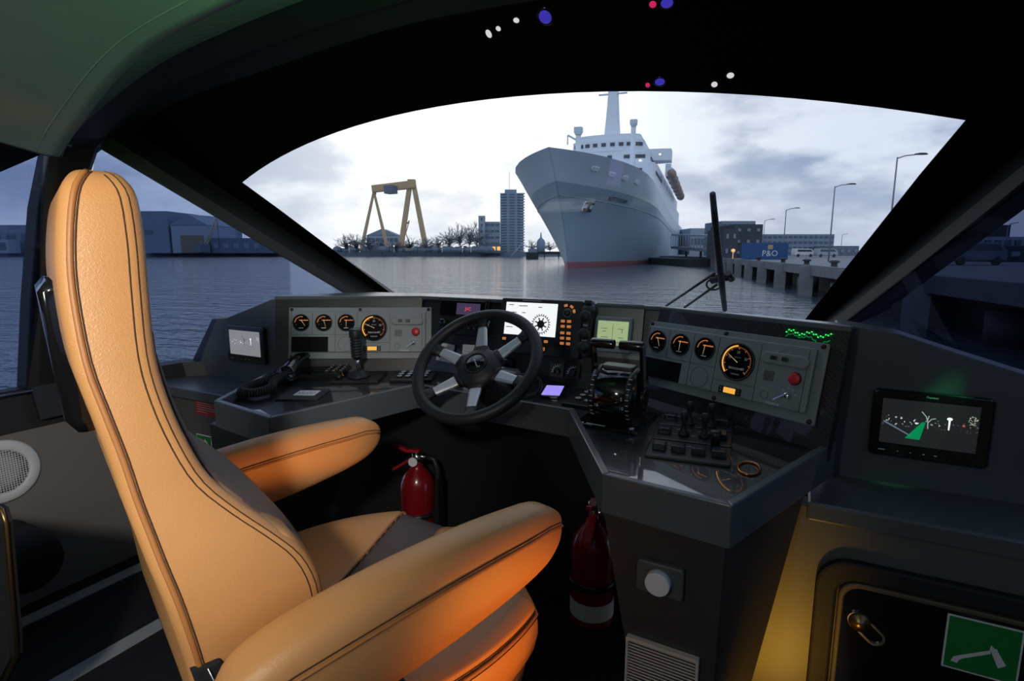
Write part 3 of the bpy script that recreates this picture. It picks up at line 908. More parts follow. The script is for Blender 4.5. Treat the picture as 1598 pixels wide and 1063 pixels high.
MB().loft([ringat(.93, .489), ringat(.95, .47), ringat(.93, .44), ringat(.84, .425)]).build('seat_base', MAT['leather'], chair)
MB().box(cp(.258, -.300, .59), (.03, .09, .04)).build('side_gusset', MAT['fabric'], chair, bevel=.008)

# armrests
AR = [(.004, .770, .004, .006), (-.004, .770, .020, .016), (-.018, .768, .034, .024), (-.045, .766, .048, .032), (-.09, .760, .056, .037), (-.15, .754, .063, .040), (-.22, .747, .068, .042), (-.30, .739, .070, .043), (-.37, .732, .068, .043), (-.43, .727, .062, .042), (-.475, .722, .050, .038), (-.495, .720, .030, .026)]
def arm(sd, name):
    rings = []
    for f_, zc, hh, hw in smooth_levels([list(a) for a in AR], 3):
        row = []
        for k in range(24):
            a = 2 * math.pi * k / 24
            c, s_ = math.cos(a), math.sin(a)
            x = hw * math.copysign(abs(c) ** .55, c); z = hh * math.copysign(abs(s_) ** .62, s_)
            row.append(cp(sd * .300 + x, f_, zc + z + .004))
        rings.append(row)
    o = MB().loft(rings).build(name, MAT['leather'], chair)
    for io in (1, -1):
        pts = [cp(sd * .300 + io * (hw * .985 + .0006), f_, zc + hh * .56) for f_, zc, hh, hw in AR[1:-1]]
        MB().tube(pts, .0009, 5).build('stitching', MAT['thread'], o)
        MB().tube([p + Vector((io * .0004, 0, -.006)) for p in pts], .0026, 6).build('piping', MAT['leather_pipe'], o)
    return o
arm(1, 'armrest'); arm(-1, 'armrest')
for sd in (1, -1):
    mb = MB(); mb.cyl(cp(sd * .225, -.385, .715), cp(sd * .262, -.385, .715), .022, n=20)
    mb.box(cp(sd * .246, -.375, .690), (.014, .05, .075))
    h_ = mb.build('armrest_hinge', MAT['brushed'], chair, bevel=.003)
    MB().cyl(cp(sd * .262, -.385, .715), cp(sd * .268, -.385, .715), .008, n=8).build('bolt', MAT['steel'], h_)
# pedestal
mb = MB(); mb.lathe([(.20, .0), (.20, .012), (.07, .030), (.055, .05), (.055, .26), (.085, .28), (.085, .305)], 32)
mb.build('pedestal', MAT['black'], chair)
MB().box((0, .02, .31), (.30, .34, .02)).build('slide_plate', MAT['steel'], chair, bevel=.003)

# ================================================================== steering wheel
wt = R(46)
wn_ = Vector((0, -math.cos(wt), math.sin(wt)))
Mw = frame((X0, 1.185, .920), (1, 0, 0), wn_.cross(Vector((1, 0, 0))))
whl = thing('steering_wheel', 'black steering wheel with six silver spokes at the helm', 'steering wheel', M=Mw)
mb = MB()
mb.tube([(.162 * math.cos(t), .162 * math.sin(t), 0) for t in [2 * math.pi * i / 72 for i in range(72)]], .0155, 16, closed=True)
rim = mb.build('rim', MAT['rubber'], whl)
mb = MB(); mb.lathe([(.0, .004), (.030, .004), (.034, .001), (.042, -.002), (.056, -.010), (.062, -.022), (.058, -.032), (.040, -.040), (.0, -.040)], 40); hub = mb.build('hub', MAT['rubber'], whl)
mb = MB(); mb.lathe([(.0, .0055), (.024, .0055), (.026, .004)], 32); cap = mb.build('hub_cap', MAT['gloss'], whl)
mb = MB(); mb.lathe([(.027, .0035), (.030, .0062), (.0325, .0035)], 32); mb.build('cap_ring', MAT['black'], cap)
s = MB()
for i in range(9): s.box((-.012 + i * .003, .0006 * (i % 3), .0059), (.0014, .0034 if i % 2 else .0026, .0003), Matrix.Rotation(R(-52), 4, 'Z'))
s.box((.0165, .004, .0059), (.0012, .009, .0003), Matrix.Rotation(R(-52), 4, 'Z')); s.build('emblem_strokes', MAT['white_print'], cap)
for k in range(6):
    a = R(106 + 60 * k)
    M = Matrix.Rotation(a, 4, 'Z')
    rings = []
    for x, w, z, t in ((.050, .017, -.018, .005), (.080, .0155, -.014, .0045), (.120, .0125, -.008, .004), (.138, .0115, -.005, .004)):
        rings.append([(x, -w, z - t), (x, w, z - t), (x, w, z + t * .4), (x, w * .6, z + t), (x, -w * .6, z + t), (x, -w, z + t * .4)])
    MB().loft(rings, M=M, smooth=False).build('spoke', MAT['spoke'], whl, bevel=.001)
    rings = []
    for x, w, z, t in ((.126, .0150, -.007, .006), (.138, .0150, -.005, .007), (.152, .020, -.002, .009), (.163, .028, 0, .011)):
        rings.append([(x, -w, z - t), (x, w, z - t), (x, w, z + t * .4), (x, w * .6, z + t), (x, -w * .6, z + t), (x, -w, z + t * .4)])
    MB().loft(rings, M=M).build('spoke_socket', MAT['rubber'], rim)
    rings = []
    for x, w, z, t in ((.040, .026, -.022, .012), (.055, .023, -.019, .009), (.066, .0195, -.0165, .0065)):
        rings.append([(x, -w, z - t), (x, w, z - t), (x, w, z + t * .4), (x, w * .6, z + t), (x, -w * .6, z + t), (x, -w, z + t * .4)])
    MB().loft(rings, M=M).build('spoke_root', MAT['rubber'], hub)
mb = MB(); mb.lathe([(.034, -.040), (.030, -.09), (.045, -.10), (.045, -.20)], 28); mb.build('steering_column', MAT['black'], whl)

# ================================================================== fire extinguishers
def extinguisher(label, loc, rz):
    t = thing('fire_extinguisher', label, 'fire extinguisher', M=Matrix.Translation(loc) @ Matrix.Rotation(rz, 4, 'Z'), group='fire extinguishers under the console')
    MB().lathe([(.0, 0), (.046, 0), (.052, .006), (.052, .012), (.050, .016), (.052, .022), (.052, .185), (.050, .205), (.042, .225), (.028, .243), (.018, .252), (.018, .262), (.0, .262)], 36).build('cylinder', MAT['red_paint'], t)
    v = MB(); v.cyl((0, 0, .258), (0, 0, .300), .014, n=16); v.cyl((-.006, 0, .285), (.034, 0, .285), .010, n=12); v.cyl((0, 0, .278), (0, -.028, .278), .007, n=10)
    vo = v.build('valve', MAT['chrome'], t)
    v = MB(); v.cyl((0, -.028, .278), (0, -.034, .278), .014, n=20); v.build('pressure_gauge', MAT['white'], vo)
    MB().loft([[(x, w, z - .004), (x, -w, z - .004), (x, -w, z + .006), (x, w, z + .006)] for x, w, z in ((.010, .009, .302), (-.030, .010, .300), (-.062, .009, .312), (-.075, .007, .320))], smooth=False).build('lever', MAT['red_dark'], t, bevel=.002)
    MB().loft([[(x, w, z - .004), (x, -w, z - .004), (x, -w, z + .005), (x, w, z + .005)] for x, w, z in ((.006, .009, .280), (-.030, .010, .268), (-.062, .009, .246), (-.080, .008, .236))], smooth=False).build('carry_handle', MAT['red_dark'], t, bevel=.002)
    MB().tube([(.034, 0, .285), (.055, 0, .280), (.066, 0, .25), (.064, 0, .18), (.060, 0, .09), (.058, 0, .05)], .008, 10).build('hose', MAT['rubber'], t)
    mb = MB()
    rr = .0526
    a0, a1 = R(-270), R(90)
    vs = [(rr * math.cos(a0 + (a1 - a0) * i / 48), rr * math.sin(a0 + (a1 - a0) * i / 48), z) for z in (.024, .066) for i in range(49)]
    mb.add(vs, [(i, i + 1, 50 + i, 49 + i) for i in range(48)], None, True)
    lb = mb.build('label_band', MAT['white'], t)
    text_mb('ajax', .022, Matrix.Translation((0.006, -.0545, .052)) @ Matrix.Rotation(R(90), 4, 'X')).build('lettering', MAT['ink'], lb)
    mb = MB(); mb.lathe([(.0535, .100), (.056, .100), (.056, .116), (.0535, .116)], 28); mb.box((.062, .0, .108), (.02, .03, .03)); mb.box((.072, 0, .12), (.006, .04, .20))
    mb.build('wall_bracket', MAT['black'], t)
    return t
extinguisher('red fire extinguisher seen under the steering wheel', (-1.005, 1.30, .300), R(15))
extinguisher('red fire extinguisher with white label band beside the right pedestal', (-.396, 1.18, .318), R(100))

# dark things at the left edge
pl = [(5, 786), (14, 792), (20, 812), (35, 985), (36, 1018), (8, 1075), (-160, 1120), (-160, 780)]
Y_ = .38
q = [atpl(x, y, (0, Y_, 0), (0, 1, 0)) for x, y in pl]
pt = thing('partition_panel', 'black partition panel with thin metal edge at the bottom left', 'panel', (q[6].x, Y_, FL))
MB().loft([[Vector((p.x, Y_ + d, p.z)) for p in q] for d in (0, -.02)], smooth=False).build('panel', MAT['matte'], pt, world=True)
MB().tube([p + Vector((.002, -.010, 0)) for p in q[:6]], .0035, 6).build('edge_trim', MAT['brass'], pt, world=True)
mb = MB(); mb.box((q[6].x - .05, Y_ - .01, (q[5].z + FL) / 2), (.35, .02, q[5].z - FL + .06)); mb.build('foot', MAT['matte'], pt, world=True)
bo = MB()
ca = atpl(22, 868, (-1.98, 0, 0), (1, 0, 0))
Mb_ = frame(ca, (0, 1, 0), (0, 0, 1))
bo.lathe([(.0, .12), (.055, .12), (.078, .105), (.086, .08), (.086, -.09), (.0, -.09)], 32, Mb_)
bo = bo.build('bolster_cushion', MAT['matte']); tag(bo, 'black rounded bolster against the beige left wall', 'bolster')
# ================================================================== instrument panels
PCF = frame((X0, 1.438, .80), (1, 0, 0), (0, .2075, .978))
PRF = frame((X0 + .364, 1.438, .80), (.88, -.474, 0), (.474 * .2075, .88 * .2075, .978))
PLF = frame((X0 - .364, 1.438, .80), (.88, .474, 0), (-.474 * .2075, .88 * .2075, .978))
TZ = lambda x, y, z=0: Matrix.Translation((x, y, z))

def arcstrip(mb, r0, r1, a0, a1, z, M, k=20):
    vs = []
    for i in range(k + 1):
        a = R(a0 + (a1 - a0) * i / k)
        vs += [(r0 * math.cos(a), r0 * math.sin(a), z), (r1 * math.cos(a), r1 * math.sin(a), z)]
    mb.add(vs, [(2 * i, 2 * i + 1, 2 * i + 3, 2 * i + 2) for i in range(k)], M)

def gauge_panel(label, M, needles):
    t = thing('gauge_panel', label, 'instrument panel', M=M, group='engine gauge panels')
    W, H = .466, .168
    MB().rbox(W / 2, H / 2, W, H, .004, 0.001, .008).build('backplate', MAT['plate'], t, bevel=.0015)
    p = MB().rbox(W / 2 - .004, H / 2 + .004, W - .028, H - .034, .005, .008, .017).build('faceplate', MAT['plate'], t, bevel=.0025)
    z = .0172
    # grooves between the fields
    gx = [(.012, .149, .078), (.080, .149, .078), (.155, .149, .020), (.226, .149, .020), (.332, .149, .020), (.436, .149, .020)]
    for i, (x, y1, y0) in enumerate(gx):
        MB().box((x, (y1 + y0) / 2, z), (.0009, y1 - y0, .0006)).build('groove', MAT['plate_dark'], p)
    MB().box((.119, .0785, z), (.214, .0009, .0006)).build('groove', MAT['plate_dark'], p)
    MB().box((.279, .052, z), (.106, .0009, .0006)).build('groove', MAT['plate_dark'], p)
    for (x, y) in ((.010, H - .007), (W / 2, H - .007), (W - .010, H - .007), (.010, .007), (W / 2, .007), (W - .010, .007)):
        s = MB(); s.lathe([(.0, .0125), (.0035, .0125), (.0052, .0105), (.0052, .008)], 14, TZ(x, y)); s.build('screw', MAT['black'], t)
    def gauge(x, y, r, ang, big=False):
        Mg_ = TZ(x, y, .017)
        g_ = MB().lathe([(r * 1.02, 0), (r * 1.02, .003), (r * .98, .0042), (r * .93, .003), (r * .93, .0005)], 40, Mg_).build('gauge', MAT['black'], t)
        MB().lathe([(.0, .0012), (r * .94, .0012)], 40, Mg_).build('dial', MAT['dial'], g_)
        s = MB()
        if big:
            arcstrip(s, r * .82, r * .90, 225, 95, .0016, Mg_)
            s.build('lit_arc', MAT['e_yellow'], g_)
            s = MB()
            for i in range(41):
                a = R(225 - 270 * i / 40); L = .74 if i % 5 else .68
                d = Vector((math.cos(a), math.sin(a), 0)); nrm = Vector((-d.y, d.x, 0)); w_ = .0004 if i % 5 else .0007
                q_ = [d * r * L + nrm * w_, d * r * L - nrm * w_, d * r * .82 - nrm * w_, d * r * .82 + nrm * w_]
                s.add([v + Vector((0, 0, .0016)) for v in q_], [(0, 1, 2, 3)], Mg_)
            s.build('scale_marks', MAT['e_arc'], g_)
            nb = MB()
            for txt, a in (('0', 222), ('10', 157), ('20', 90), ('30', 23), ('40', -42)):
                b = text_mb(txt, .0085, Mg_ @ TZ(r * .52 * math.cos(R(a)), r * .52 * math.sin(R(a)), .0016)); nb.v_off = len(nb.v)
                nb.add(b.v, b.f)
            b = text_mb('X100 r/min', .0036, Mg_ @ TZ(0, r * .24, .0016)); nb.add(b.v, b.f)
            b = text_mb('YANMAR', .0055, Mg_ @ TZ(0, -r * .66, .0016)); nb.add(b.v, b.f)
            b = text_mb('00003840', .0075, Mg_ @ TZ(0, -r * .36, .0016)); nb.add(b.v, b.f)
            nb.build('lettering', MAT['white_print'], g_)
        else:
            arcstrip(s, r * .70, r * .78, 178, 75, .0016, Mg_, 14)
            s.box((r * .30, r * .30, .0016), (r * 1.05, r * .10, .0002), Mg_)
            s.build('lit_arc', MAT['e_arc'], g_)
            s = MB()
            for i in range(5):
                a = R(200 - 40 * i); s.box((r * .62 * math.cos(a), r * .62 * math.sin(a), .0016), (.0012, .0012, .0002), Mg_)
            s.box((0, -r * .62, .0016), (r * .55, r * .07, .0002), Mg_)
            s.build('scale_marks', MAT['white_print'], g_)
        a = R(ang); L = r * (.72 if big else .85)
        o0 = Vector((0, 0, .0022)) if big else Vector((0, r * .32, .0022))
        d = Vector((math.cos(a), math.sin(a), 0)); nrm = Vector((-d.y, d.x, 0)) * .0007
        nd = MB(); nd.add([o0 - d * r * .05 + nrm, o0 - d * r * .05 - nrm, o0 + d * L - nrm * .4, o0 + d * L + nrm * .4], [(0, 1, 2, 3)], Mg_)
        nd.build('needle', MAT['e_needle'], g_)
    gauge(.044, .117, .0275, needles[0]); gauge(.117, .117, .0275, needles[1]); gauge(.190, .117, .0275, needles[2]); gauge(.280, .100, .0425, needles[3], True)
    MB().rbox(.0725, .047, .119, .049, .001, .0165, .0175).build('dark_display', MAT['screen_off'], t)
    s = MB(); s.ring(circ(.188, .048, .0245, 32), circ(.188, .048, .0237, 32), .0168, .0174); s.build('blank_circle', MAT['plate_dark'], t)
    s = MB(); s.ring(circ(.357, .041, .0088, 24), circ(.357, .041, .0081, 24), .0168, .0174); s.build('blank_circle', MAT['plate_dark'], t)
    d = MB().rbox(.275, .033, .056, .0165, .001, .0165, .0195).build('hour_meter', MAT['black'], t)
    MB().rbox(.275, .033, .030, .0125, .0005, .0195, .0199).build('lit_window', MAT['e_yellow'], d)
    s = MB(); [s.lathe([(.0, .0205), (.0016, .0205), (.0016, .0195)], 8, TZ(x, y)) for x in (.2525, .2975) for y in (.036, .030)]; s.build('rivets', MAT['grey_print'], d)
    # switch recess (stadium), two rocker switches
    h = MB().rbox(.388, .122, .104, .026, .0128, .0168, .0225, k=8).build('switch_housing', MAT['plate'], t, bevel=.003, seg=3)
    for x in (.366, .391):
        k = MB().rbox(x, .123, .013, .009, .001, .0222, .0262).build('rocker_switch', MAT['black'], h, bevel=.001)
        MB().box((x, .1395, .0173), (.011, .0018, .0002)).build('caption', MAT['grey_print'], t)
        MB().box((x, .1365, .0173), (.006, .0016, .0002)).build('caption', MAT['grey_print'], t)
        MB().box((x - .002, .1055, .0173), (.007, .0016, .0002)).build('caption', MAT['grey_print'], t)
    for i in range(7):
        MB().rbox(.349 + i * .0034, .083, .0014, .022, .0006, .0166, .0175, k=1).build('speaker_slot', MAT['plate_dark'], t)
    b = MB().lathe([(.0, .0235), (.0105, .0235), (.0120, .0225), (.0122, .0168)], 28, TZ(.416, .087)).build('stop_button', MAT['red'], t)
    MB().lathe([(.0124, .0168), (.0124, .0195), (.0136, .0195), (.0136, .0168)], 28, TZ(.416, .087)).build('collar', MAT['black'], b)
    k = MB().lathe([(.0, .026), (.005, .026), (.0062, .024), (.0066, .0168)], 20, TZ(.408, .050)).build('ignition_switch', MAT['chrome'], t)
    Mk_ = TZ(.408, .050, .026) @ Matrix.Rotation(R(215), 4, 'Z')
    s = MB(); s.box((.010, 0, .006), (.026, .0022, .012), Mk_); s.build('key', MAT['chrome'], k)
    s = MB()
    for a in (60, 95, 140, 15):
        s.box((.408 + .0155 * math.cos(R(a)), .050 + .0155 * math.sin(R(a)), .0173), (.004, .0010, .0002))
    s.build('key_positions', MAT['white_print'], t)
    text_mb('YANMAR', .0075, TZ(.378, .026, .0174), space=1.05).build('lettering', MAT['white_print'], t)
    return t
gauge_panel('grey engine gauge panel on the left, behind the black joystick', PLF @ TZ(-.432, .057), (-55, -72, -90, 155))
gauge_panel('grey engine gauge panel on the right, beside the throttle levers', PRF @ TZ(-.016, .055), (-65, -90, -95, 148))

ld = thing('led_string', 'string of tiny green lights along the top of the right carbon panel', 'light string', M=PRF @ TZ(.355, .238))  # LED reflections on the glossy panel, modelled as glowing beads and lines
wv = [(i * .0048, .0035 * math.sin(i * .75) + (.002 if i % 2 else -.001)) for i in range(20)]
MB().tube([(x, y, .002) for x, y in wv], .0008, 5).build('cable', em('green_cable_glow', (.0, .5, .08), .35), ld)
MB().tube([(x, y - .010 + .004 * math.sin(x * 60), .002) for x, y in wv], .0010, 5).build('cable', em('green_cable_glow', (.0, .5, .08), .35), ld)
for x, y in wv:
    MB().lathe([(0, .0045), (.0014, .0035), (.0016, .0015), (.0, .001)], 8, TZ(x, y)).build('led', MAT['e_green'], ld)
# ------------------------------------------------------------------ radio
rd = thing('car_radio', 'black car radio with red display lettering above the steering wheel', 'radio', M=PCF @ TZ(-.220, .200))
MB().rbox(0, 0, .182, .112, .006, .001, .012).build('surround', MAT['black'], rd, bevel=.002)
MB().rbox(.0, .028, .170, .050, .006, .012, .018).build('faceplate', MAT['gloss'], rd, bevel=.002)
d = MB().rbox(.022, .026, .086, .036, .001, .018, .0186).build('display', pm('dim_violet_display', (.02, .018, .03), .2, emit=(.10, .07, .16), es=.5), rd)
text_mb('JVC', .014, TZ(.022, .026, .0188)).build('lettering', MAT['e_red'], d)
MB().lathe([(.0, .030), (.012, .030), (.014, .027), (.014, .012)], 24, TZ(-.066, -.022)).build('volume_knob', MAT['gloss'], rd)
for i in range(6):
    b = MB().rbox(-.036 + i * .021, -.034, .017, .010, .001, .012, .0155).build('preset_button', MAT['black'], rd, bevel=.001)
    MB().box((-.036 + i * .021, -.034, .0157), (.004, .0016, .0002)).build('mark', MAT['white_print'], b)
s = MB(); s.rbox(.0, -.008, .10, .012, .002, .012, .0145); s.build('button_strip', MAT['black'], rd)
MB().rbox(0, .0545, .182, .002, .0008, .012, .0165).build('chrome_line', MAT['chrome'], rd)

# ------------------------------------------------------------------ chart plotter
cpz = thing('chart_plotter', 'chart plotter with bright white screen and amber keys in the console centre', 'plotter', M=PCF @ TZ(.052, .184))
MB().rbox(0, 0, .262, .164, .008, .001, .026).build('housing', MAT['plate_dark'], cpz, bevel=.004)
sc_ = MB().rbox(-.029, .022, .166, .096, .001, .026, .0268).build('screen', MAT['e_white'], cpz)
s = MB(); s.ring(circ(.006, .009, .0255, 40), circ(.006, .009, .0240, 40), .027, .0272)
for i in range(24):
    a = R(15 * i); s.box((0, 0, 0), (.0045, .0026, .0002), TZ(.006 + .0278 * math.cos(a), .009 + .0278 * math.sin(a), .0271) @ Matrix.Rotation(a, 4, 'Z'))
s.prism(circ(.006, .009, .0115, 20), .0270, .0272)
for i in range(8):
    a = R(22.5 + 45 * i); s.box((0, 0, 0), (.009, .0036, .0002), TZ(.006 + .0155 * math.cos(a), .009 + .0155 * math.sin(a), .0271) @ Matrix.Rotation(a, 4, 'Z'))
s.build('compass_rose', MAT['ink'], sc_)
s = MB()
for x, y, w_ in ((-.095, .062, .016), (-.055, .060, .028), (.0, .058, .012), (-.085, .040, .020), (-.052, .040, .012), (-.095, -.004, .022)):
    s.box((x, y, .0271), (w_, .0022, .0002))
s.build('screen_text', MAT['grey_print'], sc_)
s = MB(); s.box((-.03, .0765, .0262), (.06, .0028, .0002)); s.build('brand_line', MAT['grey_print'], cpz)
kn = MB().lathe([(.0, .036), (.008, .036), (.010, .034), (.0105, .026)], 24, TZ(.085, .046)).build('cursor_knob', MAT['black'], cpz)
MB().lathe([(.0108, .0262), (.0120, .0275), (.0132, .0262)], 28, TZ(.085, .046)).build('lit_ring', MAT['grey_print'], kn)
def keyb(x, y, w_=.014, h_=.0085, rot=0):
    M_ = TZ(x, y) @ Matrix.Rotation(rot, 4, 'Z')
    k = MB().rbox(0, 0, w_, h_, .0015, .026, .0285, M_).build('key', MAT['black'], cpz)
    s = MB(); s.ring(rrect(0, 0, w_ * .84, h_ * .84, .001, 2), rrect(0, 0, w_ * .66, h_ * .58, .001, 2), .0285, .0288, M_); s.box((0, 0, .0287), (w_ * .4, h_ * .28, .0003), M_)
    s.build('lit_legend', MAT['e_amber'], k)
for rw in range(5):
    for cx in (.0745, .0935):
        keyb(cx + rw * .0008, .022 - rw * .0148 - (0.004 if rw > 1 else 0))
for a in (105, 55, 15):
    keyb(.085 + .0215 * math.cos(R(a)), .046 + .0215 * math.sin(R(a)), .012, .008, R(a - 90))
for x in (-.108, -.055, .004, .028):
    keyb(x, -.040)
keyb(.020, -.062, .015, .011)
for i in range(7):
    MB().rbox(.078, -.056 - (i - 3) * .0055, .054, .0026, .001, .026, .0275).build('speaker_slot', MAT['black'], cpz)

# ------------------------------------------------------------------ handset column right of the plotter
hm = thing('radio_handset', 'black upright radio handset clipped beside the plotter', 'handset', M=PCF @ TZ(.198, .182))
prof = [(-.072, .012, .018), (-.060, .018, .024), (-.040, .016, .026), (-.018, .012, .026), (.012, .014, .028), (.040, .018, .030), (.058, .022, .034), (.070, .018, .030), (.078, .010, .022)]
MB().loft([[(x * w_, y, .004 + zz) for x, zz in ((-1, 0), (1, 0), (1, d_ * .7), (.6, d_), (-.6, d_), (-1, d_ * .7))] for y, w_, d_ in prof]).build('handset_body', MAT['rubber'], hm, bevel=.003)
for y in (-.045, -.008, .042):
    MB().lathe([(.0, .046), (.012, .046), (.0165, .040), (.0165, .028)], 24, TZ(-.002, y)).build('rubber_knob', MAT['rubber'], hm)
for y in (-.026, .016):
    MB().rbox(-.002, y, .014, .006, .002, .028, .0335).build('side_key', MAT['grey_print'], hm)
MB().rbox(0, .080, .020, .012, .002, .004, .036).build('clip', MAT['black'], hm, bevel=.002)

# ------------------------------------------------------------------ lcd display on a brushed plate
lc = thing('lcd_display', 'grey instrument with pale green lcd on a brushed plate behind the throttle', 'display', M=PCF @ TZ(.271, .182))
MB().rbox(.010, .008, .135, .150, .003, .001, .004).build('brushed_plate', MAT['brushed'], lc)
MB().rbox(0, -.004, .104, .098, .005, .004, .018).build('housing', MAT['plate'], lc, bevel=.003)
ls = MB().rbox(0, .000, .086, .066, .001, .018, .0186).build('lcd', MAT['e_lcd'], lc)
s = MB()
for x, y, w_, h_ in ((-.024, .012, .018, .0012), (-.024, .004, .012, .0012), (.022, .012, .016, .0012), (.026, .006, .0012, .010), (-.022, -.012, .020, .0012), (0, -.024, .070, .0012), (-.016, -.028, .0012, .008), (.016, -.028, .0012, .008), (.024, -.012, .014, .0012), (0, .0, .0008, .05)):
    s.box((x, y, .0188), (w_, h_, .0003))
s.build('lcd_segments', MAT['lcd_ink'], ls)

# ------------------------------------------------------------------ rotary dials, paper notes, vhf unit
for i, x in enumerate((.112, .160)):
    dl = thing('rotary_dial', ('left' if i == 0 else 'right') + ' of the two black rotary dials with white scales under the plotter', 'dial', M=PCF @ TZ(x, .066), group='rotary dials under the plotter')
    MB().rbox(0, 0, .044, .042, .003, .001, .006).build('plate', MAT['plate_dark'] if i else MAT['ped'], dl, bevel=.001)
    MB().lathe([(.0, .018), (.007, .018), (.009, .016), (.010, .006)], 20, TZ(.004, -.004)).build('knob', MAT['black'], dl)
    s = MB(); arcstrip(s, .0145, .0165, 190, 75, .0063, TZ(.004, -.004), 14)
    for a in range(75, 200, 23): s.box((.004 + .019 * math.cos(R(a)), -.004 + .019 * math.sin(R(a)), .0062), (.0024, .0024, .0002))
    s.build('scale', MAT['white_print'], dl)
d3 = thing('rotary_dial', 'black rotary dial with white scale seen between the wheel spokes', 'dial', M=PCF @ TZ(-.055, .066), group='rotary dials under the plotter')
MB().rbox(0, 0, .044, .042, .003, .001, .006).build('plate', MAT['plate_dark'], d3, bevel=.001)
MB().lathe([(.0, .018), (.007, .018), (.009, .016), (.010, .006)], 20).build('knob', MAT['black'], d3)
s = MB(); arcstrip(s, .0145, .0165, 190, 75, .0063, TZ(0, 0), 14); s.build('scale', MAT['white_print'], d3)
for i, (x, y, w_, h_, rz) in enumerate(((-.278, .084, .062, .058, -4), (-.192, .086, .044, .060, 2))):
    nt_ = thing('paper_note', ('wider' if i == 0 else 'narrower') + ' white paper note stuck on the carbon panel below the radio', 'note', M=PCF @ TZ(x, y, .001) @ Matrix.Rotation(R(rz), 4, 'Z'), group='paper notes below the radio')
    MB().box((0, 0, .0005), (w_, h_, .0008)).build('sheet', MAT['paper'], nt_)
    s = MB()
    for k in range(5): s.box((random.uniform(-.004, .004), .018 - k * .009, .0011), (w_ * random.uniform(.5, .75), .0014, .0002))
    s.build('writing', MAT['grey_print'], nt_)

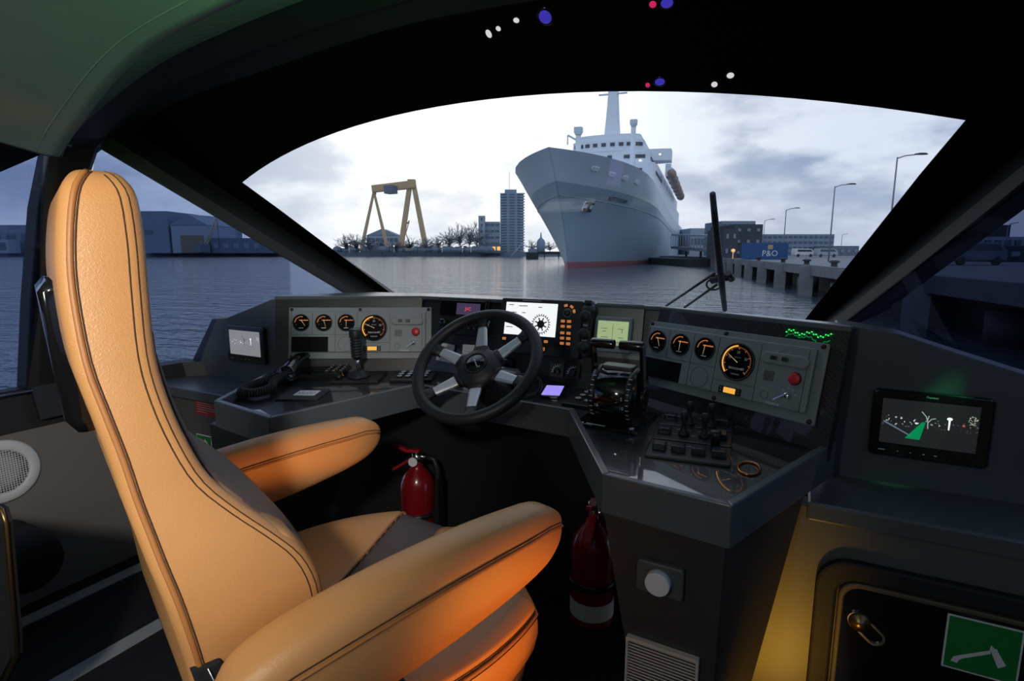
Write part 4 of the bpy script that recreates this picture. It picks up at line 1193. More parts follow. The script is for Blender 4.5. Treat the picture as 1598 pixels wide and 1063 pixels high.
# ------------------------------------------------------------------ monitors on the wing panels
def monitor(label, M, w_, h_, bright, full_):
    t = thing('dash_monitor', label, 'monitor', M=M, group='night camera monitors')
    MB().rbox(0, 0, w_, h_, .010, .0005, .016, k=5).build('bezel', MAT['gloss'], t, bevel=.004, seg=3)
    sw_, sh = w_ * .80, h_ * .66
    m = pm('night_camera_picture', (.02, .02, .025), .12, emit=(.5, .5, .5), es=1.0)
    nt = m.node_tree; bs = nt.nodes['Principled BSDF']
    tcn = nt.nodes.new('ShaderNodeTexCoord'); sp_ = nt.nodes.new('ShaderNodeSeparateXYZ'); nt.links.new(tcn.outputs['Object'], sp_.inputs[0])
    vo = nt.nodes.new('ShaderNodeTexNoise'); vo.inputs['Scale'].default_value = 230; vo.inputs['Detail'].default_value = 3; nt.links.new(tcn.outputs['Object'], vo.inputs['Vector'])
    def mth(op, a, b=None):
        n_ = nt.nodes.new('ShaderNodeMath'); n_.operation = op
        for i, s_ in enumerate((a, b)):
            if s_ is None: continue
            if isinstance(s_, (int, float)): n_.inputs[i].default_value = s_
            else: nt.links.new(s_, n_.inputs[i])
        return n_.outputs[0]
    bandm = mth('SUBTRACT', 1.0, mth('MULTIPLY', mth('ABSOLUTE', mth('SUBTRACT', sp_.outputs[1], .008)), 90.0))
    leftm = mth('SUBTRACT', 1.0, mth('MULTIPLY', mth('ABSOLUTE', mth('ADD', sp_.outputs[0], sw_ * .30)), 14.0))
    dots = mth('MULTIPLY', mth('MAXIMUM', mth('SUBTRACT', vo.outputs[0], .60), 0), 16.0)
    dots = mth('MULTIPLY', dots, mth('MULTIPLY', mth('MAXIMUM', bandm, 0), mth('ADD', mth('MAXIMUM', leftm, 0), .12)))
    tot = mth('ADD', dots, bright)
    cmb = nt.nodes.new('ShaderNodeCombineColor')
    nt.links.new(mth('MULTIPLY', tot, .93), cmb.inputs[0]); nt.links.new(mth('MULTIPLY', tot, .98), cmb.inputs[1]); nt.links.new(mth('MULTIPLY', tot, 1.06), cmb.inputs[2])
    nt.links.new(cmb.outputs[0], bs.inputs['Emission Color'])
    sn = MB().rbox(-.002, h_ * .04, sw_, sh, .001, .016, .0166).build('screen', m, t)
    k = sw_ / .14; e1 = MAT['e_white']; zz = .0169
    s = MB()   # white lamp post and pale trees of the camera picture
    s.prism([(.0265 * k, .000), (.0285 * k, .000), (.0290 * k, .019), (.0260 * k, .019)], zz, zz + .0002)
    s.prism([(.0235 * k + .0 * q_, .022) for q_ in (0,)] + [(.0275 * k + .0045 * math.cos(R(a)), .022 + .0032 * math.sin(R(a))) for a in range(170, -190, -30)], zz, zz + .0002)
    s.build('picture_lamp_post', e1, sn)
    s = MB()
    for P in ([(-.002, -.002), (-.003, .012), (-.006, .022), (-.013, .031)], [(-.003, .010), (.002, .018), (.008, .020)], [(-.004, .014), (-.002, .024)]):
        for a, b in zip(P[:-1], P[1:]):
            a = Vector((a[0] * k, a[1], zz)); b = Vector((b[0] * k, b[1], zz)); d_ = (b - a).normalized(); nv = Vector((-d_.y, d_.x, 0)) * .0007
            s.add([a + nv, a - nv, b - nv, b + nv], [(0, 1, 2, 3)])
    s.build('picture_trees', MAT['grey_print'] if not full_ else em('pale_picture_trees', (.6, .7, .65), .6), sn)
    s = MB()
    for i in range(34):
        a, r_ = random.uniform(0, 6.28), random.uniform(0, 1) ** .5
        s.box((.060 * k + .0075 * r_ * math.cos(a), .023 + .010 * r_ * math.sin(a), zz), (.0013, .0011, .0002))
    s.build('picture_foliage', em('picture_foliage_glow', (.75, .85, .65), .7), sn)
    if full_:
        s = MB(); s.prism([(-.034 * k, -.026), (-.012 * k, -.026), (-.006 * k, .010), (-.011 * k, .010)], zz, zz + .0002)
        s.build('picture_green_beam', em('green_beam_glow', (.0, .45, .14), .5), sn)  # glowing wedge stands in for the green light streak over the screen
        s = MB(); s.prism([(-.068 * k, .006), (-.068 * k, .003), (-.026 * k, -.021), (-.025 * k, -.019)], zz, zz + .0002); s.build('picture_road_line', em('road_line_glow', (.25, .32, .45), .5), sn)
        s = MB(); s.prism(circ(.0475 * k, .012, .0022, 10), zz, zz + .0002); s.build('picture_red_light', em('picture_red_glow', (.6, .12, .12), .7), sn)
    s = MB()
    for x, w2 in ((-.38, .016), (-.24, .003), (-.13, .003), (-.02, .005), (.08, .007)):
        s.box((x * w_, -h_ * .40, .0163), (w2 * .7, .0016, .0003))
    s.build('button_marks', MAT['white_print'], t)
    return t, sn
Mm = lambda x, z: Matrix(((1, 0, 0, x), (0, 0, -1, 1.310), (0, 1, 0, z), (0, 0, 0, 1)))
mr, _ = monitor('black monitor with dark night picture and green beam on the right wing', Mm(.240, .863), .192, .137, .012, True)
text_mb('Pioneer', .0062, TZ(0, .060, .0163)).build('lettering', MAT['white_print'], mr)
monitor('black monitor with pale grey picture on the left wing', Mm(-1.750, .874), .202, .134, .22, False)

# ------------------------------------------------------------------ throttle
def DM(x, y, rz): return Matrix.Translation((x, y - .02, desk_z(y - .02))) @ Matrix.Rotation(math.atan(.05), 4, 'X') @ Matrix.Rotation(R(rz), 4, 'Z')
tr = thing('throttle', 'black twin lever throttle on the right side of the desk', 'throttle', M=DM(-.362, 1.262, -4))
MB().rbox(0, -.010, .150, .150, .004, 0, .008).build('base_plate', MAT['gloss'], tr, bevel=.002)
Mx = Matrix.Rotation(R(90), 4, 'Y')
body = MB(); body.loft([[(x, .066 * math.cos(a) * s_, .062 + .066 * math.sin(a) * s_) for a in [R(-40 + 260 * i / 30) for i in range(31)]] for x, s_ in ((-.052, .96), (-.050, 1), (.050, 1), (.052, .96))])
body = body.build('drum', MAT['gloss'], tr)
MB().loft([[(x, y, z) for y, z in ((-.050, .006), (.050, .006), (.052, .035), (-.052, .035))] for x in (-.051, .051)], smooth=False).build('skirt', MAT['gloss'], tr)
for s_ in (-1, 1):
    cb = MB().loft([[(s_ * x, .067 * math.cos(a), .062 + .067 * math.sin(a)) for a in [R(-30 + 240 * i / 30) for i in range(31)]] for x in (.036, .050)], smooth=True).build('scale_band', MAT['black'], tr)
    s = MB()
    for k_ in range(9):
        a = R(130 + k_ * 10.5); s.box((0, 0, 0), (.006 if k_ % 2 else .0085, .0016, .0006), Matrix.Translation((s_ * .043, .0674 * math.cos(a), .062 + .0674 * math.sin(a))) @ Matrix.Rotation(a - R(90), 4, 'X'))
    for tx, a in (('5', 172), ('10', 190)):
        b = text_mb(tx, .011, Matrix.Translation((s_ * .030, .0668 * math.cos(R(a)), .062 + .0668 * math.sin(R(a)))) @ Matrix.Rotation(R(a - 90), 4, 'X')); s.add(b.v, b.f)
    s.build('scale_marks', MAT['white_print'], cb)
MB().rbox(0, .0, .076, .034, .008, .122, .134).build('top_cap', MAT['brushed'], tr, bevel=.003)
for s_ in (-1, 1):
    lv = MB(); lv.loft([[(s_ * .059 + x, y + dy, z) for x, y in ((-.004, -.011), (.004, -.011), (.004, .011), (-.004, .011))] for z, dy in ((.050, 0), (.100, -.004), (.150, -.010), (.186, -.016))], smooth=False)
    lv = lv.build('lever', MAT['gloss'], tr, bevel=.002)
    MB().cyl((s_ * .062, -.016, .184), (s_ * .006, -.016, .184), .0115, n=20).build('handgrip', MAT['gloss'], lv, bevel=.003)
    MB().cyl((s_ * .054, 0, .062), (s_ * .066, 0, .062), .020, n=20).build('pivot_cap', MAT['black'], lv)
MB().lathe([(.0, .013), (.006, .013), (.007, .008)], 12, TZ(.058, -.072)).build('screw', MAT['steel'], tr)
s = MB(); s.box((-.025, -.078, .0082), (.046, .0035, .0003)); s.prism(circ(-.058, -.078, .0035, 12), .008, .0085); s.build('brand_line', MAT['white_print'], tr)

# ------------------------------------------------------------------ switch panel with two toggles
sp_ = thing('switch_panel', 'black three row switch panel with two small joysticks on the right desk', 'switch panel', M=DM(-.185, 1.225, 5))
for r_, (y, h_) in enumerate(((-.105, .085), (-.012, .085), (.075, .075))):
    MB().rbox(0, y, .158, h_, .002, 0, .007).build('row_plate', MAT['black'], sp_, bevel=.0015)
bt = MB().loft([rrect_ for rrect_ in [[(x, y, z) for x, y in rrect(0, 0, w_, w_, .003, 2)] for z, w_ in ((.007, .027), (.018, .026), (.020, .023))]], smooth=False).build('push_button', pm('smoky_blue_button', (.018, .024, .034), .22, coat=.4), sp_, bevel=.001)
bt.location = (-.056, -.108, 0)
for (x, y) in ((-.019, -.108), (.019, -.108), (.057, -.108), (-.058, -.014), (.056, -.012), (-.056, .076), (.056, .078)):
    inst(bt, sp_, Matrix.Translation((x, y, 0)))
for (x, y) in ((-.018, -.020), (.024, -.020), (-.012, .050), (.034, .050)):
    j = MB().lathe([(.011, .007), (.012, .012), (.009, .014), (.006, .020), (.004, .034), (.0065, .040), (.0075, .054), (.006, .060), (.0, .061)], 18, Matrix.Translation((x, y, 0))).build('toggle_stick', MAT['rubber'], sp_)
s = MB()
for (x, y, w_) in ((-.038, -.082, .012), (0, -.082, .012), (-.02, .010, .03), (.022, .010, .026), (-.04, .098, .012), (.01, .098, .014), (-.036, -.018, .008), (.002, -.02, .008), (.042, -.02, .006)):
    s.box((x, y, .0073), (w_, .0022, .0003))
s.build('captions', MAT['grey_print'], sp_)
MB().lathe([(.009, .0), (.010, .020), (.012, .022), (.011, .034), (.0, .035)], 16, Matrix.Translation((.048, -.066, .007))).build('rotary_knob', MAT['black'], sp_)
ring = MB(); ring.tube([(-.062 + .019 * math.cos(a), 1.075 + .030 * math.sin(a), desk_z(1.075 + .030 * math.sin(a)) + .0025) for a in [R(i * 15) for i in range(24)]], .0022, 8, closed=True)
ring = ring.build('copper_ring', pm('copper', (.55, .20, .08), .3, metal=1.0)); tag(ring, 'thin copper ring lying on the right desk beside the switch panel', 'ring')

# ------------------------------------------------------------------ mobile phone and button pads
ph = thing('mobile_phone', 'mobile phone with violet lit screen lying by the throttle', 'phone', M=DM(-.588, 1.395, 14))
MB().rbox(0, 0, .056, .108, .008, 0, .008).build('body', MAT['gloss'], ph, bevel=.002)
MB().rbox(0, 0, .050, .092, .003, .008, .0085).build('screen', MAT['e_violet'], ph)
def pad(label, x, y, rz, w_, d_, spots, r_):
    t = thing('button_pad', label, 'button pad', M=DM(x, y, rz), group='button pads on the desk')
    MB().rbox(0, 0, w_, d_, .003, 0, .010).build('plate', MAT['black'], t, bevel=.002)
    for (bx, by) in spots:
        b = MB().lathe([(.0, .0145), (r_ * .8, .0145), (r_, .0125), (r_, .010)], 16, TZ(bx, by)).build('round_key', MAT['black'], t)
        MB().lathe([(r_ * .72, .0146), (r_ * .86, .0150), (r_ * .98, .0136)], 16, TZ(bx, by)).build('key_ring', MAT['grey_print'], b)
    return t
pad('black button pad between mobile phone and throttle', -.480, 1.360, -3, .082, .125, [(.018, -.03), (-.012, -.02), (.018, 0), (-.012, .01), (.018, .03), (-.012, .04)], .009)
pad('black button pad with round keys left of the steering wheel', -1.045, 1.370, 24, .13, .10, [(-.04 + .026 * i, -.02 + .026 * j) for i in range(4) for j in range(3)], .009)

# ------------------------------------------------------------------ left desk: joystick, telephone, tag plate
js = thing('joystick', 'black ribbed joystick on a square plate on the left desk', 'joystick', M=DM(-1.205, 1.300, 26))
MB().rbox(0, 0, .150, .125, .003, 0, .007).build('plate', MAT['black'], js, bevel=.0015)
MB().lathe([(.036, .007), (.036, .012), (.031, .014), (.031, .019), (.020, .021), (.016, .026), (.007, .028), (.0, .028)], 28).build('gaiter', MAT['rubber'], js)
MB().cyl((0, 0, .026), (0, 0, .070), .0055, n=14).build('shaft', MAT['chrome'], js)
pr_ = [(.010, .062), (.013, .066)]
for i in range(7):
    z = .070 + i * .0085; pr_ += [(.0175, z), (.0185, z + .002), (.0185, z + .0045), (.0150, z + .006), (.0150, z + .0078)]
pr_ += [(.019, .131), (.0195, .134), (.0195, .152), (.018, .156), (.0, .157)]
MB().lathe(pr_, 24).build('grip', MAT['rubber'], js)
MB().lathe([(.0, .1582), (.0165, .1580), (.017, .1565)], 24).build('grip_cap', MAT['brushed'], js)
for x, y in ((-.066, -.053), (.066, -.053), (-.066, .053), (.066, .053)):
    MB().lathe([(.0, .0095), (.003, .0095), (.004, .007)], 10, TZ(x, y)).build('screw', MAT['black'], js)
s = MB().lathe([(.0, .020), (.006, .020), (.008, .016), (.009, .007)], 16, TZ(-.052, -.030)).build('small_knob', MAT['black'], js)

tl = thing('desk_telephone', 'black desk telephone with coiled cord on the left desk', 'telephone', M=DM(-1.375, 1.270, 28))
MB().loft([[(x, y, z) for x, y in rrect(.02, 0, w_, d_, .012, 3)] for z, w_, d_ in ((0, .20, .145), (.012, .20, .145), (.020, .188, .133))], smooth=False).build('base', MAT['gloss'], tl)
for i in range(4):
    for j in range(3):
        k_ = MB().rbox(.062 + j * .022, -.042 + i * .022, .015, .012, .002, .019, .025).build('key', MAT['black'], tl, bevel=.0015)
        MB().box((.062 + j * .022, -.042 + i * .022, .0252), (.005, .004, .0003)).build('legend', MAT['white_print'], k_)
hp = []
for i in range(17):
    u_ = -1 + 2 * i / 16
    hp.append((Vector((-.036 + .010 * u_, .098 * u_, .060 - .030 * u_ * u_)), .019 + .010 * abs(u_) ** 4, .013 + .010 * abs(u_) ** 4))
rings = []
for p, hw, hh in hp:
    rings.append([(p.x + hw * math.cos(a), p.y, p.z + hh * math.sin(a)) for a in [2 * math.pi * k_ / 16 for k_ in range(16)]])
hs = MB().loft(rings).build('handset', MAT['gloss'], tl)
for u_ in (-1, 1):
    MB().lathe([(.0, .0), (.024, .0), (.026, .006), (.024, .020)], 20, Matrix.Translation((-.036 + .010 * u_, .086 * u_, .010))).build('earpiece', MAT['gloss'], hs)
cpath = interp([(-.046, -.100, .030), (-.060, -.150, .022), (-.045, -.205, .018), (-.070, -.245, .018), (-.115, -.235, .018), (-.120, -.180, .018), (-.098, -.120, .018), (-.075, -.060, .018)], 30)
hel = []
for i in range(len(cpath) * 4 - 4):
    k_ = i / 4; a = cpath[int(k_)].lerp(cpath[min(int(k_) + 1, len(cpath) - 1)], k_ - int(k_))
    tg = (cpath[min(int(k_) + 1, len(cpath) - 1)] - cpath[max(int(k_) - 1, 0)]).normalized()
    sd = tg.cross(Vector((0, 0, 1))).normalized(); ph_ = i * 2 * math.pi / 15
    hel.append(a + sd * .0105 * math.cos(ph_) + Vector((0, 0, 1)) * .0105 * math.sin(ph_))
MB().tube(hel, .0026, 6).build('coiled_cord', MAT['rubber'], tl)

tgp = thing('label_plate', 'dark plate with a white handwritten label on the left desk', 'plate', M=DM(-1.222, 1.095, 22))
MB().rbox(0, 0, .120, .095, .003, 0, .005).build('plate', MAT['plate_dark'], tgp, bevel=.001)
lb = MB().rbox(.006, .010, .062, .046, .001, .005, .0062).build('white_label', MAT['white'], tgp)
s = MB()
for i in range(7): s.box((-.016 + i * .0075, .010 + .006 * math.sin(i * 2.1), .0064), (.0016, .012, .0003), None)
s.box((.006, .002, .0064), (.044, .0012, .0003)); s.build('handwriting', MAT['ink'], lb)

# black VHF handset with coiled lead right of the wheel
vh = thing('vhf_microphone', 'black microphone with coiled lead lying behind the steering wheel', 'microphone', M=DM(-.742, 1.385, -8))
MB().loft([[(x, y, z) for x, y in rrect(0, 0, w_, d_, .010, 3)] for z, w_, d_ in ((.022, .110, .050), (.040, .114, .054), (.056, .100, .044))]).build('microphone_body', MAT['console'], vh)
MB().rbox(-.020, .004, .040, .022, .002, .055, .058).build('grille', MAT['grey_print'], vh)
MB().rbox(0, 0, .06, .04, .003, 0, .024).build('holder', MAT['black'], vh)
cpath = interp([(.055, 0, .040), (.095, .012, .050), (.130, .0, .030), (.140, -.05, .012), (.105, -.085, .010), (.06, -.075, .010), (.035, -.06, .010)], 22)
hel = []
for i in range(len(cpath) * 4 - 4):
    k_ = i / 4; a = cpath[int(k_)].lerp(cpath[min(int(k_) + 1, len(cpath) - 1)], k_ - int(k_))
    tg = (cpath[min(int(k_) + 1, len(cpath) - 1)] - cpath[max(int(k_) - 1, 0)]).normalized()
    sd = tg.orthogonal().normalized(); s2 = tg.cross(sd); ph_ = i * 2 * math.pi / 8
    hel.append(a + sd * .0055 * math.cos(ph_) + s2 * .0055 * math.sin(ph_))
MB().tube(hel, .0018, 5).build('coiled_lead', MAT['rubber'], vh)
# ================================================================== harbour outside
WZ = -1.80
def xmat():
    A = MAT
    A['hull_grey'] = pm('ship_blue_grey_paint', (.30, .41, .50), .45, vary=(.08, .08))
    A['hull_white'] = pm('ship_pale_grey_paint', (.58, .68, .76), .45, vary=(.08, .06))
    A['ship_white'] = pm('ship_white_paint', (.78, .85, .92), .5)
    A['boot'] = pm('ship_red_boot_paint', (.36, .13, .14), .5)
    A['gold'] = pm('ship_ochre_line', (.36, .42, .42), .5)
    A['win_dark'] = pm('ship_window', (.05, .07, .10), .2)
    A['lamp_on'] = em('ship_lamp_glow', (1, .95, .85), 1.6)
    A['boat_orange'] = pm('lifeboat_brown', (.32, .22, .19), .5)
    A['crane'] = pm('crane_ochre_paint', (.56, .40, .22), .6, vary=(.2, .1))
    A['far_dark'] = pm('far_bank_blue_grey', (.15, .195, .255), .9, vary=(.05, .25))  # distance haze is put into the far shore and tower colours
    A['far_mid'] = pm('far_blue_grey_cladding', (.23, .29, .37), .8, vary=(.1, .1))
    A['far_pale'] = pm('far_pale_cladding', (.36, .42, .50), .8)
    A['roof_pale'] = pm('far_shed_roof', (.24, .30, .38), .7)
    A['ochre_door'] = pm('ochre_shed_door', (.24, .20, .15), .8)
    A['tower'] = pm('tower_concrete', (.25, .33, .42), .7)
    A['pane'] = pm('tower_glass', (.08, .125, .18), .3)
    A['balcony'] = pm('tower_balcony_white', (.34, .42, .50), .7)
    A['twig'] = pm('bare_twigs', (.20, .225, .27), .9)
    A['brick'] = pm('dark_brick_building', (.055, .065, .085), .8)
    A['container'] = pm('blue_container_paint', (.020, .095, .26), .5)
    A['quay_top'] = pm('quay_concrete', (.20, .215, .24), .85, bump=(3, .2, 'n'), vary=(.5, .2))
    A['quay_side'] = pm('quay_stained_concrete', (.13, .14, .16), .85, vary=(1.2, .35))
    A['pile'] = pm('quay_pile', (.18, .19, .205), .85, vary=(1.5, .3))
    A['iron'] = pm('dark_iron', (.03, .035, .04), .6)
    A['lamp_post'] = pm('galvanised_post', (.20, .22, .25), .5)
    A['glow_orange'] = em('orange_lit_windows', (1.0, .55, .18), 1.1)
    m = pm('harbour_water', (.070, .100, .135), .06, spec=1.0); A['water'] = m
    nt = m.node_tree; b = nt.nodes['Principled BSDF']
    t = nt.nodes.new('ShaderNodeNewGeometry')
    hs = []
    for sc, w, stx in ((.30, .55, 2.6), (1.1, .50, 2.6), (3.6, .22, 2.2)):
        mpn = nt.nodes.new('ShaderNodeMapping'); mpn.inputs['Rotation'].default_value = (0, 0, -YAW); mpn.inputs['Scale'].default_value = (sc / stx, sc, sc)
        nt.links.new(t.outputs['Position'], mpn.inputs[0])
        nn_ = nt.nodes.new('ShaderNodeTexNoise'); nn_.inputs['Scale'].default_value = 1.0; nn_.inputs['Detail'].default_value = 4
        nt.links.new(mpn.outputs[0], nn_.inputs['Vector'])
        mu = nt.nodes.new('ShaderNodeMath'); mu.operation = 'MULTIPLY'; mu.inputs[1].default_value = w
        nt.links.new(nn_.outputs[0], mu.inputs[0]); hs.append(mu.outputs[0])
    a1 = nt.nodes.new('ShaderNodeMath'); nt.links.new(hs[0], a1.inputs[0]); nt.links.new(hs[1], a1.inputs[1])
    a2 = nt.nodes.new('ShaderNodeMath'); nt.links.new(a1.outputs[0], a2.inputs[0]); nt.links.new(hs[2], a2.inputs[1])
    bn = nt.nodes.new('ShaderNodeBump'); bn.inputs['Strength'].default_value = 1.0; bn.inputs['Distance'].default_value = .42
    nt.links.new(a2.outputs[0], bn.inputs['Height']); nt.links.new(bn.outputs[0], b.inputs['Normal'])
xmat()
water = MB().add([(-2500, -600, WZ), (2500, -600, WZ), (2500, 3500, WZ), (-2500, 3500, WZ)], [(0, 1, 2, 3)]).build('water', MAT['water'])
tag(water, 'rippled blue grey harbour water', 'water', kind='stuff')

def E_(px, d, z=0.0):     # point at a picture bearing px and distance d, height z above the water
    p = CAMP + FH * d + RT * ((px - 799) / 876.0 * d)
    return Vector((p.x, p.y, WZ + z))
def hgt(y, d): return (394 - y) / 876.0 * d * 1.0 + (CAMZ - WZ)

# ------------------------------------------------------------------ the liner
psi = YAW - R(19)
ax_a = Vector((-math.sin(psi), math.cos(psi), 0)); ax_p = Vector((math.cos(psi), math.sin(psi), 0))
BOW = E_(886, 109.5)
ship = thing('cruise_ship', 'large grey and white ocean liner moored bow on ahead', 'ship', M=frame(BOW, ax_p, ax_a))     # local x to port side in view, y aft, z up
def deckz(s): return 14.5 + 5.7 * min(1, max(0, 1 - (s + 10) / 110.0)) ** 1.3
def stem(h): return -15.5 * (max(h, 0) / 20.8) ** 1.45
def hb(t, h):
    L = 85 - 53 * min(1, h / 20.8) ** .9; e = 1.75 + 1.25 * min(1, h / 20.8)
    q = min(1, max(0, t) / L)
    return 14.2 * (1 - (1 - q) ** e)
TS = [0, .25, .7, 1.4, 2.5, 4, 6, 9, 13, 18, 24, 31, 40, 50, 62, 76, 95, 120, 150, 185]
def hp_(t, fr, side):    # fr: fraction of the local deck height
    s0 = t; z = deckz(s0 - 10) * fr
    s = t + stem(z)
    return Vector((side * hb(t, z), s, z))
def strake(f0, f1, name, mat, k=7):
    mb = MB()
    fr = [f0 + (f1 - f0) * i / k for i in range(k + 1)]
    for side in (1, -1):
        vs = [hp_(t, f_, side) for f_ in fr for t in TS]; n_ = len(TS)
        mb.add(vs, [(i * n_ + j, i * n_ + j + 1, (i + 1) * n_ + j + 1, (i + 1) * n_ + j) for i in range(k) for j in range(n_ - 1)], None, True)
    vs = [hp_(TS[-1], f_, sd) for f_ in fr for sd in (1, -1)]
    mb.add(vs, [(2 * i, 2 * i + 1, 2 * i + 3, 2 * i + 2) for i in range(k)])
    return mb.build(name, mat, ship)
strake(0.0, .055, 'boot_topping', MAT['boot'], 2)
hull = strake(.055, .76, 'lower_hull', MAT['hull_grey'])
upper = strake(.76, 1.0, 'upper_hull', MAT['hull_white'])
mb = MB(); vs = [hp_(t, .97, sd) for t in TS for sd in (1, -1)]
mb.add(vs, [(2 * i, 2 * i + 1, 2 * i + 3, 2 * i + 2) for i in range(len(TS) - 1)]); mb.build('deck', MAT['ship_white'], ship)
mb = MB()
for side in (1, -1):
    mb.tube([hp_(t, .650, side) + Vector((side * .05, 0, 0)) for t in TS[1:]], .07, 5)
mb.build('ochre_line', MAT['gold'], ship)
# name and anchors, placed on the hull surface
def on_hull(t, fr, side=1):
    p = hp_(t, fr, side); pt_ = hp_(t + .5, fr, side) - hp_(t - .5, fr, side); pu = hp_(t, fr + .02, side) - hp_(t, fr - .02, side)
    e = pt_.normalized(); u = pu.normalized(); n_ = e.cross(u)
    if n_.x * side < 0: n_ = -n_
    return p, e, u, n_
mb = MB()
for i, ch_ in enumerate('ROTTERDAM'):
    p, e, u, n_ = on_hull(11.9 + i * .72, .690)
    b = text_mb(ch_, 1.25, frame(p + n_ * .12, e, u)); mb.add(b.v, b.f)
mb.build('name_lettering', MAT['ink'], hull)
for side in (1,):
    p, e, u, n_ = on_hull(6.2, .585, side)
    M_ = frame(p, e, u)
    a = MB(); a.rbox(0, 0, 2.6, 2.0, .4, -.3, .25, M_); po = a.build('anchor_pocket', MAT['ship_white'], hull)
    a = MB(); a.box((0, .3, .45), (.4, 1.8, .3), M_); a.box((0, -.5, .45), (2.0, .5, .4), M_); a.prism([(-1.2, .75), (1.2, .75), (.9, 1.05), (-.9, 1.05)], .2, .6, M_); a.build('anchor', MAT['iron'], po)
for t_, fr_ in ((11, .885), (15, .885), (20, .888), (7, .90)):
    p, e, u, n_ = on_hull(t_, fr_)
    M_ = frame(p, e, u); MB().rbox(0, 0, 2.0, .8, .3, -.2, .15, M_).build('fairlead', MAT['ship_white'], upper)
# superstructure
def curved_block(s0, s1, w, z0, z1, bulge, name, mat, k=12):
    pl_ = [(w * math.sin(R(-90 + 180 * i / k)), s0 - bulge * math.cos(R(-90 + 180 * i / k))) for i in range(k + 1)] + [(w, s1), (-w, s1)]
    return MB().prism(pl_, z0, z1).build(name, mat, ship)
curved_block(40, 170, 12.8, 14, 21.0, 2.0, 'house_tier', MAT['ship_white'])
t2 = curved_block(42, 160, 12.2, 21.0, 25.5, 2.0, 'house_tier', MAT['ship_white'])
t3 = curved_block(43, 150, 10.8, 25.5, 28.6, 2.2, 'house_tier', MAT['ship_white'])
br = curved_block(43.2, 62, 9.2, 28.6, 31.4, 2.6, 'bridge', MAT['ship_white'])
curved_block(44.5, 58, 8.2, 31.4, 33.0, 2.6, 'bridge_roof', MAT['ship_white'])
MB().prism([(9, 50), (15.5, 51), (15.5, 56), (9, 57)], 27.2, 30.2).build('bridge_wing', MAT['ship_white'], ship)
MB().prism([(-9, 50), (-15.5, 51), (-15.5, 56), (-9, 57)], 27.2, 30.2).build('bridge_wing', MAT['ship_white'], ship)
wq = MB().box((0, 0, 0), (1.15, .3, .85)).build('window', MAT['win_dark'], br)
def win_on(par, w, s0, bulge, ang, z, first=[True]):
    a = R(-90 + ang); x = w * math.sin(R(ang)); y = s0 - bulge * math.cos(R(ang))
    M_ = Matrix.Translation((x * 1.002, y - .02, z)) @ Matrix.Rotation(math.atan2(bulge * math.sin(R(ang)), w * math.cos(R(ang)) + .01), 4, 'Z')
    if first[0]:
        wq.matrix_local = M_; wq.parent = par; first[0] = False
    else: inst(wq, par, M_)
for a in range(-60, 75, 14): win_on(br, 9.2, 43.2, 2.6, a, 30.2)
for a in (5, 28, 34, 41, 50, 58): win_on(t3, 10.8, 43, 2.2, a, 27.1)
for a in (2, 24, 30, 37, 45): win_on(t2, 12.2, 42, 2.0, a, 23.6)
for i in range(9): inst(wq, t2, Matrix.Translation((12.25, 46 + i * 2.4, 23.4)) @ Matrix.Rotation(R(90), 4, 'Z'))
for i in range(7): inst(wq, t3, Matrix.Translation((10.85, 46 + i * 2.4, 27.0)) @ Matrix.Rotation(R(90), 4, 'Z'))
for (x, s, z) in ((8.6, 42.2, 26.0), (10.9, 43.2, 22.2), (13.0, 47, 28.0), (-3, -8.2, 21.9)):
    MB().lathe([(.0, .3), (.3, .2), (.35, 0), (0, -.2)], 10, Matrix.Translation((x, s - .6, z))).build('deck_lamp', MAT['lamp_on'], ship)
# mast with crosstrees
ms = MB().loft([[(x, y + 50, z) for x, y in rrect(0, 0, w_, w_ * 1.3, w_ * .25, 2)] for z, w_ in ((32.5, 4.2), (38, 3.3), (44, 2.6), (49.5, 2.3), (50.2, 3.4), (51.2, 3.4), (51.6, 1.8), (56, 1.2))], smooth=False).build('mast', MAT['ship_white'], ship)
a = MB(); a.box((0, 49, 44.6), (7.5, .4, .35)); a.box((0, 49, 50.4), (6.5, .5, .3)); a.box((0, 47.5, 47.5), (.4, 3, .3)); a.build('crosstree', MAT['hull_white'], ms)
a = MB(); a.cyl((0, 47, 52), (0, 47, 52.6), .3); a.box((0, 47, 52.9), (3.6, .3, .5)); a.build('radar_scanner', MAT['ship_white'], ms)
for (x, s, z0, z1, rr) in ((.8, 4, 18, 27.0, .65), (8.6, 26, 16, 32.5, .70)):
    kp = MB(); kp.cyl((x, s, z0), (x, s, z1 - 1.5), rr, rr * .8, n=14); kp = kp.build('ventilator_post', MAT['ship_white'], ship)
    MB().loft([[(x + c, s + d_, z) for c, d_ in rrect(0, 0, w_, w_, .3, 2)] for z, w_ in ((z1 - 1.4, 1.1), (z1 - .9, 1.6), (z1, 1.6))], smooth=False).build('post_head', MAT['hull_white'], kp)
a = MB(); a.cyl((.8, 4, 24.5), (-1.2, 3.5, 25.6), .18, n=8); a.cyl((-1.2, 3.5, 25.6), (-1.2, 3.5, 23.8), .12, n=8); a.build('derrick_arm', MAT['hull_white'], ship)
